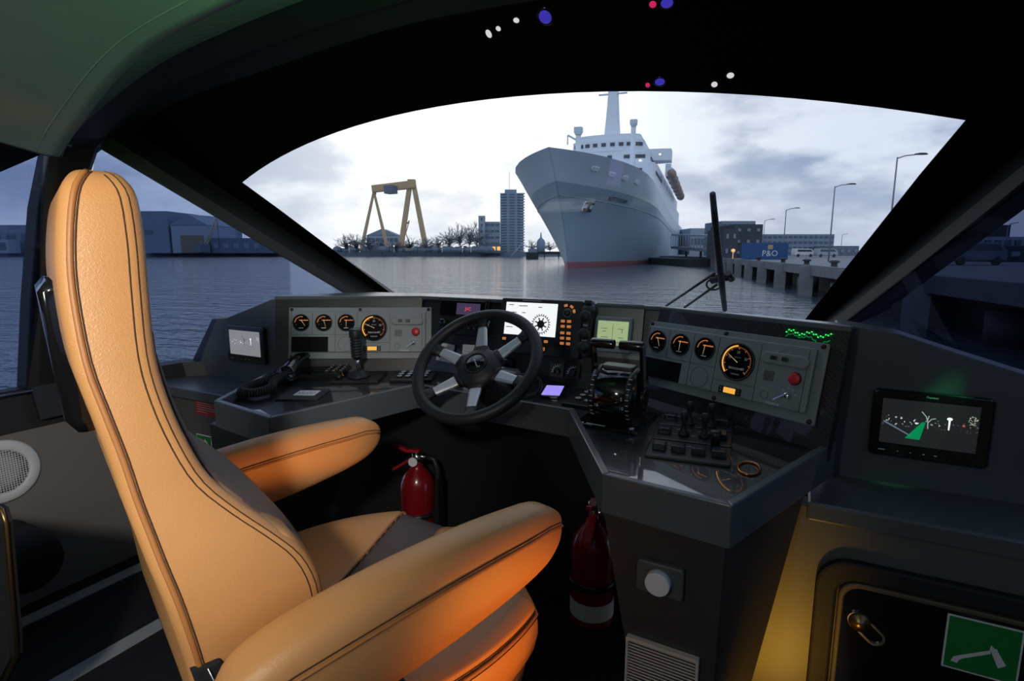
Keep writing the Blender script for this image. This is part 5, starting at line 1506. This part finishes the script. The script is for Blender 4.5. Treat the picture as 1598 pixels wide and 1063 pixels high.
# lifeboats along the visible side
bt_ = MB().loft([[(1.6 * k_ * math.cos(a), y, 1.5 * k_ * math.sin(a) + (.25 if math.sin(a) > 0 else 0)) for a in [2 * math.pi * i / 12 for i in range(12)]] for y, k_ in ((-5, .05), (-4.4, .5), (-2.8, .92), (0, 1), (2.8, .92), (4.4, .5), (5, .05))])
lb0 = bt_.build('lifeboat', MAT['boat_orange'], ship); lb0.location = (14.8, 66, 25.2)
for i in range(1, 6): inst(lb0, ship, Matrix.Translation((14.8, 66 + 13 * i, 25.2)))
dv = MB().box((14.2, 0, 1.2), (1.6, .4, 3.4)).build('davit', MAT['ship_white'], ship); dv.location = (0, 62, 25)
for i in range(6):
    for o_ in ((62, 70) if i else (70,)): inst(dv, ship, Matrix.Translation((0, o_ + 13 * i, 25)))
a = MB(); a.loft([[(x, y + 105, z) for x, y in rrect(0, 0, w_, w_ * 1.6, w_ * .3, 3)] for z, w_ in ((28, 8), (40, 6))], smooth=False); a.build('funnel_casing', MAT['hull_white'], ship)

# ------------------------------------------------------------------ far shore
def slab(px0, px1, d, zb, zt, depth, name, mat, parent=None, world=True):
    a, b = E_(px0, d), E_(px1, d)
    mb = MB(); q = [a, b, b + FH * depth, a + FH * depth]
    mb.hexa([p + Vector((0, 0, zb)) for p in q], [p + Vector((0, 0, zt)) for p in q])
    return mb.build(name, mat, parent, world=parent is not None and world)
sb = slab(-700, 905, 420, -1, 3.4, 220, 'shore_bank', MAT['far_dark']); tag(sb, 'dark far bank of the harbour', kind='structure')

def building(label, px0, px1, d, ytop, depth, mat, rows=0, cols=0, roof=None, wmat='pane', zb=2.5, name='building', group=None, wfr=(.62, .55)):
    zt = hgt(ytop, d)
    c = (E_(px0, d) + E_(px1, d)) / 2
    e = RT.copy(); M_ = frame(c + Vector((0, 0, zb)), RT, FH)       # local x right, y away, z up
    W_ = (px1 - px0) / 876.0 * d; H_ = zt - zb
    t = thing(name, label, 'building', M=M_, group=group)
    MB().prism([(-W_ / 2, 0), (W_ / 2, 0), (W_ / 2, depth), (-W_ / 2, depth)], 0, H_).build('walls', mat, t)
    if roof == 'gable':
        MB().hexa([(-W_ / 2 * 1.03, -.5, H_), (W_ / 2 * 1.03, -.5, H_), (W_ / 2 * 1.03, depth, H_), (-W_ / 2 * 1.03, depth, H_)], [(-.2, -.5, H_ * 1.38), (.2, -.5, H_ * 1.38), (.2, depth, H_ * 1.38), (-.2, depth, H_ * 1.38)]).build('roof', MAT['roof_pale'], t)
    elif roof == 'curve':
        MB().prism([(W_ / 2 * math.cos(R(a)) * 1.02, H_ + H_ * .18 * math.sin(R(a))) for a in range(0, 181, 15)], 0, depth, Matrix(((1, 0, 0, 0), (0, 0, 1, 0), (0, 1, 0, 0), (0, 0, 0, 1)))).build('roof', MAT['roof_pale'], t)
    if rows:
        w_, h_ = W_ / cols * wfr[0], H_ / rows * wfr[1]
        wo_ = None
        for r_ in range(rows):
            for c_ in range(cols):
                M2 = Matrix.Translation((-W_ / 2 + W_ * (c_ + .5) / cols, -.08, H_ * (r_ + .5) / rows))
                if wo_ is None:
                    wo_ = MB().box((0, 0, 0), (w_, .25, h_)).build('window', MAT[wmat], t); wo_.matrix_local = M2
                else: inst(wo_, t, M2)
    return t, W_, H_
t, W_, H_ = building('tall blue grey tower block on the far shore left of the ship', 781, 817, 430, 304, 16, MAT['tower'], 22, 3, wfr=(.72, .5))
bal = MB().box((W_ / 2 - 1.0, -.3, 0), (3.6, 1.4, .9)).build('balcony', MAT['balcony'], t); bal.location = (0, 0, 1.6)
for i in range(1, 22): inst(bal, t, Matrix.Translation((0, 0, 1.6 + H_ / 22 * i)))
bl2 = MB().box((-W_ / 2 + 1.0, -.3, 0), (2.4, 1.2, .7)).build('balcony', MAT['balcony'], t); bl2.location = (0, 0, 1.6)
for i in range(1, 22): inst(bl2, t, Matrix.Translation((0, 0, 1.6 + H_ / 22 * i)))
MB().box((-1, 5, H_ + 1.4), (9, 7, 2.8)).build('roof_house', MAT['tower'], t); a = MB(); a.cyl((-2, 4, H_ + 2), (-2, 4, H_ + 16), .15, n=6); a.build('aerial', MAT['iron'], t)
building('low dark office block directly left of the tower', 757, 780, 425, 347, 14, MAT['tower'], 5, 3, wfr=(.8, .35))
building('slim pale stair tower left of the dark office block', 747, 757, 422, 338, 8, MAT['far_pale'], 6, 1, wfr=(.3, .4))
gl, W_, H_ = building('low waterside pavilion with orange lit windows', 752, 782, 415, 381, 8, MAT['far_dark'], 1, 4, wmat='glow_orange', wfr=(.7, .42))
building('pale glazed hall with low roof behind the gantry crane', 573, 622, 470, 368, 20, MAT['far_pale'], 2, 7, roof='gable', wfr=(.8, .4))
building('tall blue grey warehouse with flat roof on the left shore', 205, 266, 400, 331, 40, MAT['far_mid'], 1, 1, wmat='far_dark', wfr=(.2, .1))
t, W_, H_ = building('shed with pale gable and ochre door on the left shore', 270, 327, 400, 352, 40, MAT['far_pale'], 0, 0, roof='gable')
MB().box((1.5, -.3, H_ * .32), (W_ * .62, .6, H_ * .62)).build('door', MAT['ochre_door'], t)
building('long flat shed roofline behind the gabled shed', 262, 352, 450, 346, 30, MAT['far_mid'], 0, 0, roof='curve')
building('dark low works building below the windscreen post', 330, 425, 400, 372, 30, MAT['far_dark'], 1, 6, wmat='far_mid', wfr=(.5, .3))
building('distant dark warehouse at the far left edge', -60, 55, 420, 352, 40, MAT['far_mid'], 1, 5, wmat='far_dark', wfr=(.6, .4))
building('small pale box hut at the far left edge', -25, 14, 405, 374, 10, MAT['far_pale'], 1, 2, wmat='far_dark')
for px, y in ((120, 352), (160, 340)):
    pass
# shore cranes on the left (thin jib)
def lattice(mb, a, b, w, n_=6):
    a, b = Vector(a), Vector(b); d = (b - a); s_ = d.cross(FH).normalized() * w
    mb.tube([a + s_, b + s_], .35, 4); mb.tube([a - s_, b - s_], .35, 4)
    for i in range(n_):
        mb.tube([a + d * i / n_ + (s_ if i % 2 else -s_), a + d * (i + 1) / n_ + (-s_ if i % 2 else s_)], .2, 4)
jc = thing('jib_crane', 'small pale jib crane beside the gabled shed on the left shore', 'crane', tuple(E_(318, 395, 3.4)))
mb = MB(); lattice(mb, E_(318, 395, 4), E_(343, 395, hgt(343, 395)), .9, 9); mb.build('jib', MAT['crane'], jc, world=True)
MB().box(E_(316, 395, 6), (7, 7, 5)).build('cab', MAT['far_dark'], jc, world=True)
mb = MB(); mb.tube([E_(343, 395, hgt(343, 395)), E_(343, 395, 6)], .15, 4); mb.build('hoist_rope', MAT['iron'], jc, world=True)

# gantry crane
gc = thing('gantry_crane', 'big ochre gantry crane with two A shaped legs on the far shore', 'crane', tuple(E_(620, 400, 3)))
D = 400
def gp(px, y, dd=0): return E_(px, D + dd, hgt(y, D + dd))
def gbar(a, b, r0, r1, name, mat='crane'):
    d = (b - a).normalized(); s_ = Vector((0, 0, 1)).cross(d)
    s_ = s_.normalized() if s_.length > .1 else RT; u = d.cross(s_)
    MB().loft([[p + s_ * r_ * x + u * r_ * y for x, y in ((-1, -1), (1, -1), (1, 1), (-1, 1))] for p, r_ in ((a, r0), (b, r1))], smooth=False).build(name, MAT[mat], gc, world=True)
gbar(gp(585, 298), gp(650, 291), 2.3, 2.6, 'girder')
for px, bx, yb in ((587, 564, 390), (587, 605, 388)):
    gbar(gp(px, 302), gp(bx, yb), .7, 1.1, 'slim_leg')
for px, bx, yb in ((643, 625, 391), (648, 665, 389)):
    gbar(gp(px, 289), gp(bx, yb), 1.5, 1.7, 'main_leg')
gbar(gp(565, 389), gp(605, 388), .6, .6, 'sill_beam'); gbar(gp(625, 390), gp(666, 389), .9, .9, 'sill_beam')
gbar(gp(585, 303), gp(590, 303), 1.3, 1.3, 'leg_head'); gbar(gp(640, 290), gp(651, 290), 2.7, 2.7, 'leg_head')
MB().box(gp(613, 299, -4), (7, 6, 5.4)).build('trolley_cab', MAT['far_dark'], gc, world=True)
mb = MB(); mb.tube([gp(637, 350, -3), gp(640, 345, -3), gp(634, 365, -3), gp(640, 380, -3)], .4, 5); mb.build('stair_tower', MAT['crane'], gc, world=True)
gbar(gp(632, 349), gp(640, 349), .5, .5, 'leg_platform')
mb = MB()
for y in (286, 287.5): mb.tube([gp(588, y + 6), gp(646, y)], .15, 4)
mb.build('handrail', MAT['crane'], gc, world=True)

# bare trees and bushes of the far shore
def twig_crown(c, w, h, n_, seed):
    rnd = random.Random(seed); mb = MB()
    for i in range(n_):
        a = rnd.uniform(0, 6.283); rr = rnd.uniform(0, 1) ** .6; el = rnd.uniform(-.1, 1)
        tip = c + Vector((0, 0, h * .35)) + RT * (w * .5 * rr * math.cos(a)) + FH * (w * .4 * rr * math.sin(a)) + Vector((0, 0, h * .62 * el * (1 - .55 * rr * rr)))
        base_ = c + Vector((0, 0, h * rnd.uniform(.15, .45)))
        mid = base_.lerp(tip, .55) + RT * rnd.uniform(-.6, .6) + Vector((0, 0, rnd.uniform(0, .8)))
        mb.tube([base_, mid, tip], [.20, .14, .06], 3)
        for k_ in range(3):
            t2_ = tip + RT * rnd.uniform(-1.6, 1.6) + FH * rnd.uniform(-1, 1) + Vector((0, 0, rnd.uniform(-.4, 1.6)))
            mb.tube([mid.lerp(tip, rnd.uniform(.3, .9)), t2_], [.10, .05], 3)
    return mb
TR = [(540, 398, 365), (556, 402, 362), (575, 396, 366), (596, 405, 372), (618, 398, 374), (640, 404, 368), (664, 398, 370), (684, 405, 366), (702, 400, 352), (718, 408, 344), (733, 402, 340), (745, 412, 345), (830, 440, 374), (845, 436, 372), (858, 440, 376)]
words = ['leftmost', 'second', 'third', 'fourth', 'fifth', 'sixth', 'seventh', 'eighth', 'ninth', 'tenth', 'eleventh', 'twelfth']
for i, (px, d, yt) in enumerate(TR):
    c = E_(px, d, 3.0); h = hgt(yt, d) - 3.0
    lab = ('leftmost of the bare trees on the far bank' if i == 0 else words[i] + ' bare tree from the left on the far bank') if i < 12 else ('bare tree just right of the tower block', 'middle bare tree between tower block and ship', 'bare tree nearest the ship bow on the far shore')[i - 12]
    t = thing('bare_tree', lab, 'tree', tuple(c), group='bare trees on the far shore')
    MB().cyl(c - Vector((0, 0, 1)), c + Vector((0, 0, h * .5)), .35, .15, n=7).build('trunk', MAT['twig'], t, world=True)
    twig_crown(c, min(h * .95, 17) + 5, h, 70 if i < 12 else 40, i).build('twigs', MAT['twig'], t, world=True)
rnd = random.Random(3)
hd_ = MB()
for i in range(150):
    px = rnd.uniform(525, 775); d = rnd.uniform(396, 410); c = E_(px, d, 3.2); r_ = rnd.uniform(1.6, 3.6)
    hd_.lathe([(0, 0), (r_ * .8, .2), (r_, r_ * .5), (r_ * .7, r_), (r_ * .2, r_ * 1.3), (0, r_ * 1.3)], 6, Matrix.Translation(c) @ Matrix.Rotation(rnd.uniform(0, 3), 4, 'Z'), False)
o = hd_.build('shore_scrub', MAT['far_dark']); tag(o, 'dark scrub along the far bank below the trees', 'scrub', kind='stuff')
for i, (px, y) in enumerate(((615, 384), (722, 386), (690, 380), (545, 382), (735, 383))):
    lp = MB().lathe([(0, .4), (.4, .25), (.4, -.25), (0, -.4)], 8, Matrix.Translation(E_(px, 392, hgt(y, 392))))
    lp.cyl(E_(px, 392, 3), E_(px, 392, hgt(y, 392)), .03, n=5)
    o = lp.build('shore_lamp', MAT['lamp_on']); tag(o, ('small lit lamp between the gantry legs on the far shore', 'small lit lamp below the bare trees right of the crane', 'small lit lamp just right of the gantry crane', 'small lit lamp left of the gantry crane', 'small lit lamp nearest the orange lit pavilion')[i], 'lamp', 'lit lamps on the far shore')
# church-like beacon, dolphin and slim jetty
bc_ = thing('water_tower', 'small round water tower on the horizon left of the bow', 'tower', tuple(E_(844, 430, 2)))
MB().lathe([(3.2, 0), (3.2, 9), (2.4, 10.5), (.8, 12), (.3, 16), (0, 16.2)], 14, Matrix.Translation(E_(844, 430, 2))).build('tower_body', MAT['far_mid'], bc_, world=True)
md = thing('mooring_dolphin', 'dark mooring dolphin standing in the water left of the bow', 'dolphin', tuple(E_(830, 250, -1)))
MB().hexa([E_(821, 250, -1), E_(840, 250, -1), E_(840, 256, -1), E_(821, 256, -1)], [E_(821, 250, 3.0), E_(841, 250, 3.0), E_(841, 256, 3.0), E_(821, 256, 3.0)]).build('block', MAT['iron'], md, world=True)
MB().hexa([E_(824, 251, 3.0), E_(838, 251, 3.0), E_(838, 255, 3), E_(824, 255, 3)], [E_(824, 251, 4.6), E_(838, 251, 4.6), E_(838, 255, 4.6), E_(824, 255, 4.6)]).build('cap', MAT['far_mid'], md, world=True)
jt = thing('footbridge', 'thin dark footbridge from the mooring dolphin behind the bow', 'bridge', tuple(E_(870, 262, -1)))
slab(838, 905, 262, 2.2, 3.4, 4, 'deck', MAT['iron'], jt)
for px in (850, 872, 895): slab(px - .6, px + .6, 263, -1, 2.3, 1, 'pier', MAT['iron'], jt)
sp2 = MB(); sp2.cyl(E_(798, 300, 1), E_(817, 300, hgt(378, 300)), .35, .2, n=6); sp2 = sp2.build('white_spar', MAT['far_pale']); tag(sp2, 'slanting white spar on the water in front of the tower block', 'spar')

# ------------------------------------------------------------------ quay on the right
QZ = 2.0 - .0                      # quay level above the water
q0, q1 = E_(1270, 38), E_(1128, 92)
qd = (q1 - q0).normalized(); qn = Vector((qd.y, -qd.x, 0))       # along the quay (away) and inland
qf = lambda a, i, z: q0 + qd * a + qn * i + Vector((0, 0, z))
qy = thing('quay', 'concrete quay on piles along the right side of the water', 'quay', tuple(qf(0, 3, -1)))
mb = MB(); mb.hexa([qf(-36, 0, QZ - .5), qf(75, 0, QZ - .5), qf(75, 160, QZ - .5), qf(-36, 160, QZ - .5)], [qf(-36, 0, QZ), qf(75, 0, QZ), qf(75, 160, QZ), qf(-36, 160, QZ)]); mb.build('deck', MAT['quay_top'], qy, world=True)
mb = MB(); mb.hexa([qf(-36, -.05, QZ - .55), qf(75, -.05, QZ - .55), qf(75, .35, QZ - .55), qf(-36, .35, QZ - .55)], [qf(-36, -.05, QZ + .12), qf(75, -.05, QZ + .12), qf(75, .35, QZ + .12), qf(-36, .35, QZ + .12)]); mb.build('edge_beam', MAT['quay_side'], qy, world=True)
mb = MB(); mb.hexa([qf(-36, 2.4, -1.5), qf(75, 2.4, -1.5), qf(75, 3, -1.5), qf(-36, 3, -1.5)], [qf(-36, 2.4, QZ - .7), qf(75, 2.4, QZ - .7), qf(75, 3, QZ - .7), qf(-36, 3, QZ - .7)]); mb.build('back_wall', MAT['iron'], qy, world=True)
pile = MB().box((0, 0, .35), (.90, .70, 3.4)).build('pile', MAT['pile'], qy)
first = True
for a in [x * 8.6 - 33.6 for x in range(13)]:
    M_ = Matrix.Translation(qf(a, -.10, 0) - MW[qy.name].translation) @ Matrix.Rotation(-psi, 4, 'Z')
    if first: pile.matrix_local = M_; first = False
    else: inst(pile, qy, M_)
fender = MB().cyl((0, 0, -.2), (0, 0, 1.15), .75, n=16).build('fender', MAT['iron'], qy); first = True
for a in [x * 8.6 - 29.3 for x in range(12)]:
    M_ = Matrix.Translation(qf(a, 1.0, 0) - MW[qy.name].translation)
    if first: fender.matrix_local = M_; first = False
    else: inst(fender, qy, M_)
bs = [(-1.5, 'nearest the windscreen post'), (5.5, 'second from the windscreen post'), (14, 'third from the windscreen post'), (27, 'in front of the blue container')]
for a, tx in bs:
    p = qf(a, .9, QZ)
    o = MB().lathe([(.24, 0), (.20, .10), (.18, .30), (.30, .36), (.31, .44), (.20, .50), (0, .50)], 16, Matrix.Translation(p)).build('bollard', MAT['iron'])
    tag(o, 'dark iron mooring bollard on the quay edge, ' + tx, 'bollard', 'bollards on the quay')
hg = slab(1132, 1900, 113, -1, QZ, 260, 'harbour_ground', MAT['quay_top']); tag(hg, 'paved harbour ground behind the quay', kind='structure')
far_q = slab(1072, 1128, 118, -1, 1.6, 60, 'lower_jetty', MAT['iron']); tag(far_q, 'dark low jetty at the ship side beyond the quay end', 'jetty')

def lamp_post(px, d, ytop, label, dirx=1, lit=False):
    b = E_(px, d, QZ); h = hgt(ytop, d) - QZ
    t = thing('street_lamp', label, 'street lamp', tuple(b), group='street lamps on the quay')
    k_ = h / 8.0
    MB().cyl((0, 0, 0), (0, 0, h), .085 * max(1, k_ * .8), .055 * max(1, k_ * .8), n=10).build('pole', MAT['lamp_post'], t)
    mb = MB(); mb.tube([Vector((0, 0, h - .1)), RT * dirx * .6 * k_ + Vector((0, 0, h + .12)), RT * dirx * 1.35 * k_ + Vector((0, 0, h + .2))], .045 * max(1, k_ * .8), 7); ar_ = mb.build('arm', MAT['lamp_post'], t)
    M_ = Matrix.Translation(RT * dirx * 1.75 * k_ + Vector((0, 0, h + .2))) @ Matrix.Rotation(YAW, 4, 'Z')
    MB().loft([[(x * k_, y * k_, z * k_) for y, z in ((-.16 * s_, 0), (.16 * s_, 0), (.10 * s_, .13 * s_), (-.10 * s_, .13 * s_))] for x, s_ in ((-.45, .6), (-.1, 1), (.3, 1), (.48, .5))], smooth=False, M=M_).build('lamp_head', MAT['iron'], t)
lamp_post(1385, 47, 251, 'tall street lamp closest to the right windscreen post')
lamp_post(1294, 62, 294, 'street lamp second from the right windscreen post')
lamp_post(1222, 82, 329, 'street lamp above the blue container')
lamp_post(1190, 125, 345, 'small distant street lamp left of the one over the container')
lamp_post(1312, 150, 367, 'tiny distant street lamp behind the long pale building')
lamp_post(1568, 60, 352, 'street lamp seen through the right side window')

# container with lettering
ct = thing('shipping_container', 'blue shipping container with white lettering on the quay', 'container', M=frame(E_(1199, 78, QZ), RT, FH))
w_ = 62 / 876 * 78; h_ = 26 / 876 * 78
MB().box((0, 1.2, h_ / 2), (w_, 2.4, h_)).build('box', MAT['container'], ct)
rb = MB().box((0, 0, h_ / 2), (.09, .07, h_ * .9)).build('rib', MAT['container'], ct); rb.location = (-w_ / 2 + .15, -.02, 0)
for i in range(1, 22): inst(rb, ct, Matrix.Translation((-w_ / 2 + .15 + i * (w_ - .3) / 21, -.02, 0)))
text_mb('P&O', 1.15, Matrix.Translation((.2, -.085, h_ * .36)) @ Matrix.Rotation(R(90), 4, 'X')).build('lettering', MAT['white'], ct)
mb = MB(); mb.prism([(-.15, h_ * .62), (.55, h_ * .62), (.55, h_ * .88), (-.15, h_ * .88)], -.09, -.075, Matrix(((1, 0, 0, 0), (0, 0, 1, 0), (0, 1, 0, 0), (0, 0, 0, 1)))); mb.build('flag_emblem', pm('ochre_flag', (.45, .33, .20), .6), ct)

building('dark brick block behind the blue container', 1144, 1188, 100, 351, 12, MAT['brick'], 3, 3, wmat='far_mid', zb=QZ, wfr=(.3, .25))
building('darker square block left of the brick block on the quay', 1128, 1150, 96, 358, 8, MAT['brick'], 2, 2, wmat='far_mid', zb=QZ, wfr=(.3, .3))
building('glazed rooftop block rising behind the dark brick block', 1124, 1176, 160, 346, 14, MAT['far_mid'], 4, 6, zb=QZ, wfr=(.7, .35))
building('long blue grey office block behind the quay', 1188, 1300, 170, 366, 16, MAT['far_mid'], 4, 14, zb=QZ, wfr=(.6, .35))
building('low pale terminal hall between ship and quay', 1076, 1126, 240, 357, 30, MAT['far_pale'], 1, 9, zb=QZ, wfr=(.6, .25))
building('low shed line at the right end of the quay buildings', 1298, 1340, 160, 384, 12, MAT['far_dark'], 1, 4, wmat='far_mid', zb=QZ, wfr=(.4, .3))
building('white two storey harbour office seen through the right side window', 1500, 1640, 70, 370, 12, MAT['far_pale'], 2, 9, zb=QZ, wfr=(.55, .45))
building('dark roof cabin above the white harbour office', 1540, 1572, 82, 352, 6, MAT['brick'], 0, 0, zb=QZ)
building('dark low shed right of the white harbour office', 1568, 1690, 58, 384, 10, MAT['brick'], 1, 4, wmat='far_mid', zb=QZ, wfr=(.4, .3))
# covered gangway at the ship side
gw = thing('boarding_gangway', 'pale boarding gangway on trestles reaching the ship side', 'gangway', tuple(E_(1090, 130, 1)))
a_, b_ = E_(1056, 150, 0), E_(1122, 112, 0)
s_ = (b_ - a_).normalized(); sn_ = Vector((-s_.y, s_.x, 0)) * 1.6
mb = MB(); mb.hexa([a_ - sn_ + Vector((0, 0, 4.0)), b_ - sn_ + Vector((0, 0, 3.0)), b_ + sn_ + Vector((0, 0, 3.0)), a_ + sn_ + Vector((0, 0, 4.0))], [a_ - sn_ + Vector((0, 0, 4.6)), b_ - sn_ + Vector((0, 0, 3.6)), b_ + sn_ + Vector((0, 0, 3.6)), a_ + sn_ + Vector((0, 0, 4.6))]); mb.build('walkway', MAT['far_mid'], gw, world=True)
mb = MB(); mb.hexa([a_ - sn_ + Vector((0, 0, 7.4)), b_ - sn_ + Vector((0, 0, 6.0)), b_ + sn_ + Vector((0, 0, 6.0)), a_ + sn_ + Vector((0, 0, 7.4))], [a_ - sn_ + Vector((0, 0, 7.8)), b_ - sn_ + Vector((0, 0, 6.4)), b_ + sn_ + Vector((0, 0, 6.4)), a_ + sn_ + Vector((0, 0, 7.8))]); mb.build('canopy', MAT['far_pale'], gw, world=True)
for i in range(15):
    p = a_.lerp(b_, i / 14) - sn_; zz = 4.6 - i / 14; MB().cyl(p + Vector((0, 0, zz)), p + Vector((0, 0, zz + 2.9 - .4 * i / 14)), .10, n=6).build('post', MAT['far_pale'], gw, world=True)
for i in (4, 9, 13):
    p = a_.lerp(b_, i / 14); MB().box(p + Vector((0, 0, 1.2)), (.5, .5, 4.2)).build('trestle', MAT['iron'], gw, world=True)
ol = MB().lathe([(0, .3), (.3, .15), (.3, -.15), (0, -.3)], 10, Matrix.Translation(E_(1144, 92, hgt(391, 92)))); ol.cyl(E_(1144, 92, QZ), E_(1144, 92, hgt(391, 92)), .05, n=6)
ol = ol.build('warning_light', MAT['glow_orange']); tag(ol, 'orange warning light at the foot of the dark square block', 'light')
# parked vans
def van(px, d, label, mat):
    b = E_(px, d, QZ)
    t = thing('parked_van', label, 'van', M=frame(b, RT, FH), group='vehicles parked on the quay')
    MB().loft([[(x, y, z) for x, z in ((-2.2, .35), (2.2, .35), (2.25, 1.1), (1.5, 1.75), (-2.1, 1.85), (-2.25, 1.0))] for y in (0, 1.7)], smooth=False).build('body', mat, t, bevel=.1)
    MB().loft([[(x, y, z) for x, z in ((-1.6, 1.15), (1.75, 1.15), (1.35, 1.62), (-1.6, 1.65))] for y in (-.02, 1.72)], smooth=False).build('windows', MAT['win_dark'], t)
    for x in (-1.4, 1.4):
        MB().cyl((x, -.03, .34), (x, .2, .34), .34, n=16).build('wheel', MAT['iron'], t)
van(1256, 125, 'white van parked on the quay right of the container', MAT['white']); van(1292, 120, 'pale van parked right of the white van on the quay', MAT['far_pale'])
van(1530, 44, 'dark van parked on the quay seen through the right side window', MAT['far_dark'])

# ------------------------------------------------------------------ windscreen wiper (outside the glass)
WP = (X0, 1.744, 1.05); WN = Vector((0, 1, 1.247)).normalized()
def wsp(x, y, off): return atpl(x, y, Vector(WP) + WN * off, WN)
wp = thing('windscreen_wiper', 'black windscreen wiper with twin arms outside the glass', 'wiper', tuple(wsp(1128, 484, .05)))
bl = [wsp(x, y, .030) for x, y in ((1112, 302), (1116, 345), (1121, 395), (1126, 440), (1131, 484))]
MB().tube(bl, [.007, .0085, .0095, .0095, .007], 8).build('blade', MAT['rubber'], wp, world=True)
MB().tube([p + WN * .012 for p in bl[1:]], .006, 6).build('blade_bridge', MAT['black'], wp, world=True)
hb_ = wsp(1124, 432, .052)
for a_, b_ in (((1040, 477), (1116, 426)), ((1068, 480), (1119, 444))):
    MB().tube([wsp(*a_, .055), wsp(*b_, .055)], .0042, 8).build('arm', MAT['black'], wp, world=True)
mb = MB(); mb.cyl(wsp(1110, 436, .052), wsp(1140, 430, .052), .014, n=14); mb.cyl(wsp(1136, 426, .052), wsp(1142, 436, .052), .010, n=10); mb.build('pivot', MAT['black'], wp, world=True)
c_ = wsp(1118, 444, .060)
mb = MB(); mb.tube([c_ + RT * (.022 * math.cos(t)) + UP * (.016 * math.sin(t)) - RT * .008 for t in [R(a) for a in range(60, 330, 20)]], .003, 6); mb.build('washer_hose', MAT['rubber'], wp, world=True)

# reflections in the black band over the windscreen, built as added glowing discs
def band_reflection(px, py, w_, h_, mat, label, group):
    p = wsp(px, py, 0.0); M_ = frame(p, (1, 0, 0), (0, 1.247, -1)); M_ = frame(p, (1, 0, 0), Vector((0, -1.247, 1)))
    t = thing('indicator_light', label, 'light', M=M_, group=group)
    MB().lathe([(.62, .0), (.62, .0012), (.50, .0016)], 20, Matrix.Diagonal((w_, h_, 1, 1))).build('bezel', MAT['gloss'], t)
    MB().lathe([(0, .0026), (.30, .0024), (.50, .0012)], 20, Matrix.Diagonal((w_, h_, 1, 1))).build('lens', mat, t)  # glowing disc stands in for a reflection, no lamp sits here
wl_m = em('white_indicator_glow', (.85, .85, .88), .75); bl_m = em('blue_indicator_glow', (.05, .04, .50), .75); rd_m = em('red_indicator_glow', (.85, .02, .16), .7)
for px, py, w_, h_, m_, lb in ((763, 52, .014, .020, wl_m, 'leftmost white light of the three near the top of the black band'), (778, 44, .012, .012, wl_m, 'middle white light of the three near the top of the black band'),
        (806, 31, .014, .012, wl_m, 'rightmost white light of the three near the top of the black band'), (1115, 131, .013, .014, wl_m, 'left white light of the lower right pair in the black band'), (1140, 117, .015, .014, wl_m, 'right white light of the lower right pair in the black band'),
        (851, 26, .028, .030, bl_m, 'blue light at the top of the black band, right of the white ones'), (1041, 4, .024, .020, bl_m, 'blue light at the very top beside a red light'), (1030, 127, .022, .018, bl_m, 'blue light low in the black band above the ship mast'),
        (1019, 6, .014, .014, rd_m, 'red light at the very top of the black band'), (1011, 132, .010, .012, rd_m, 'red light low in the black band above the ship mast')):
    band_reflection(px, py, w_, h_, m_, lb, 'indicator lights in the black band')
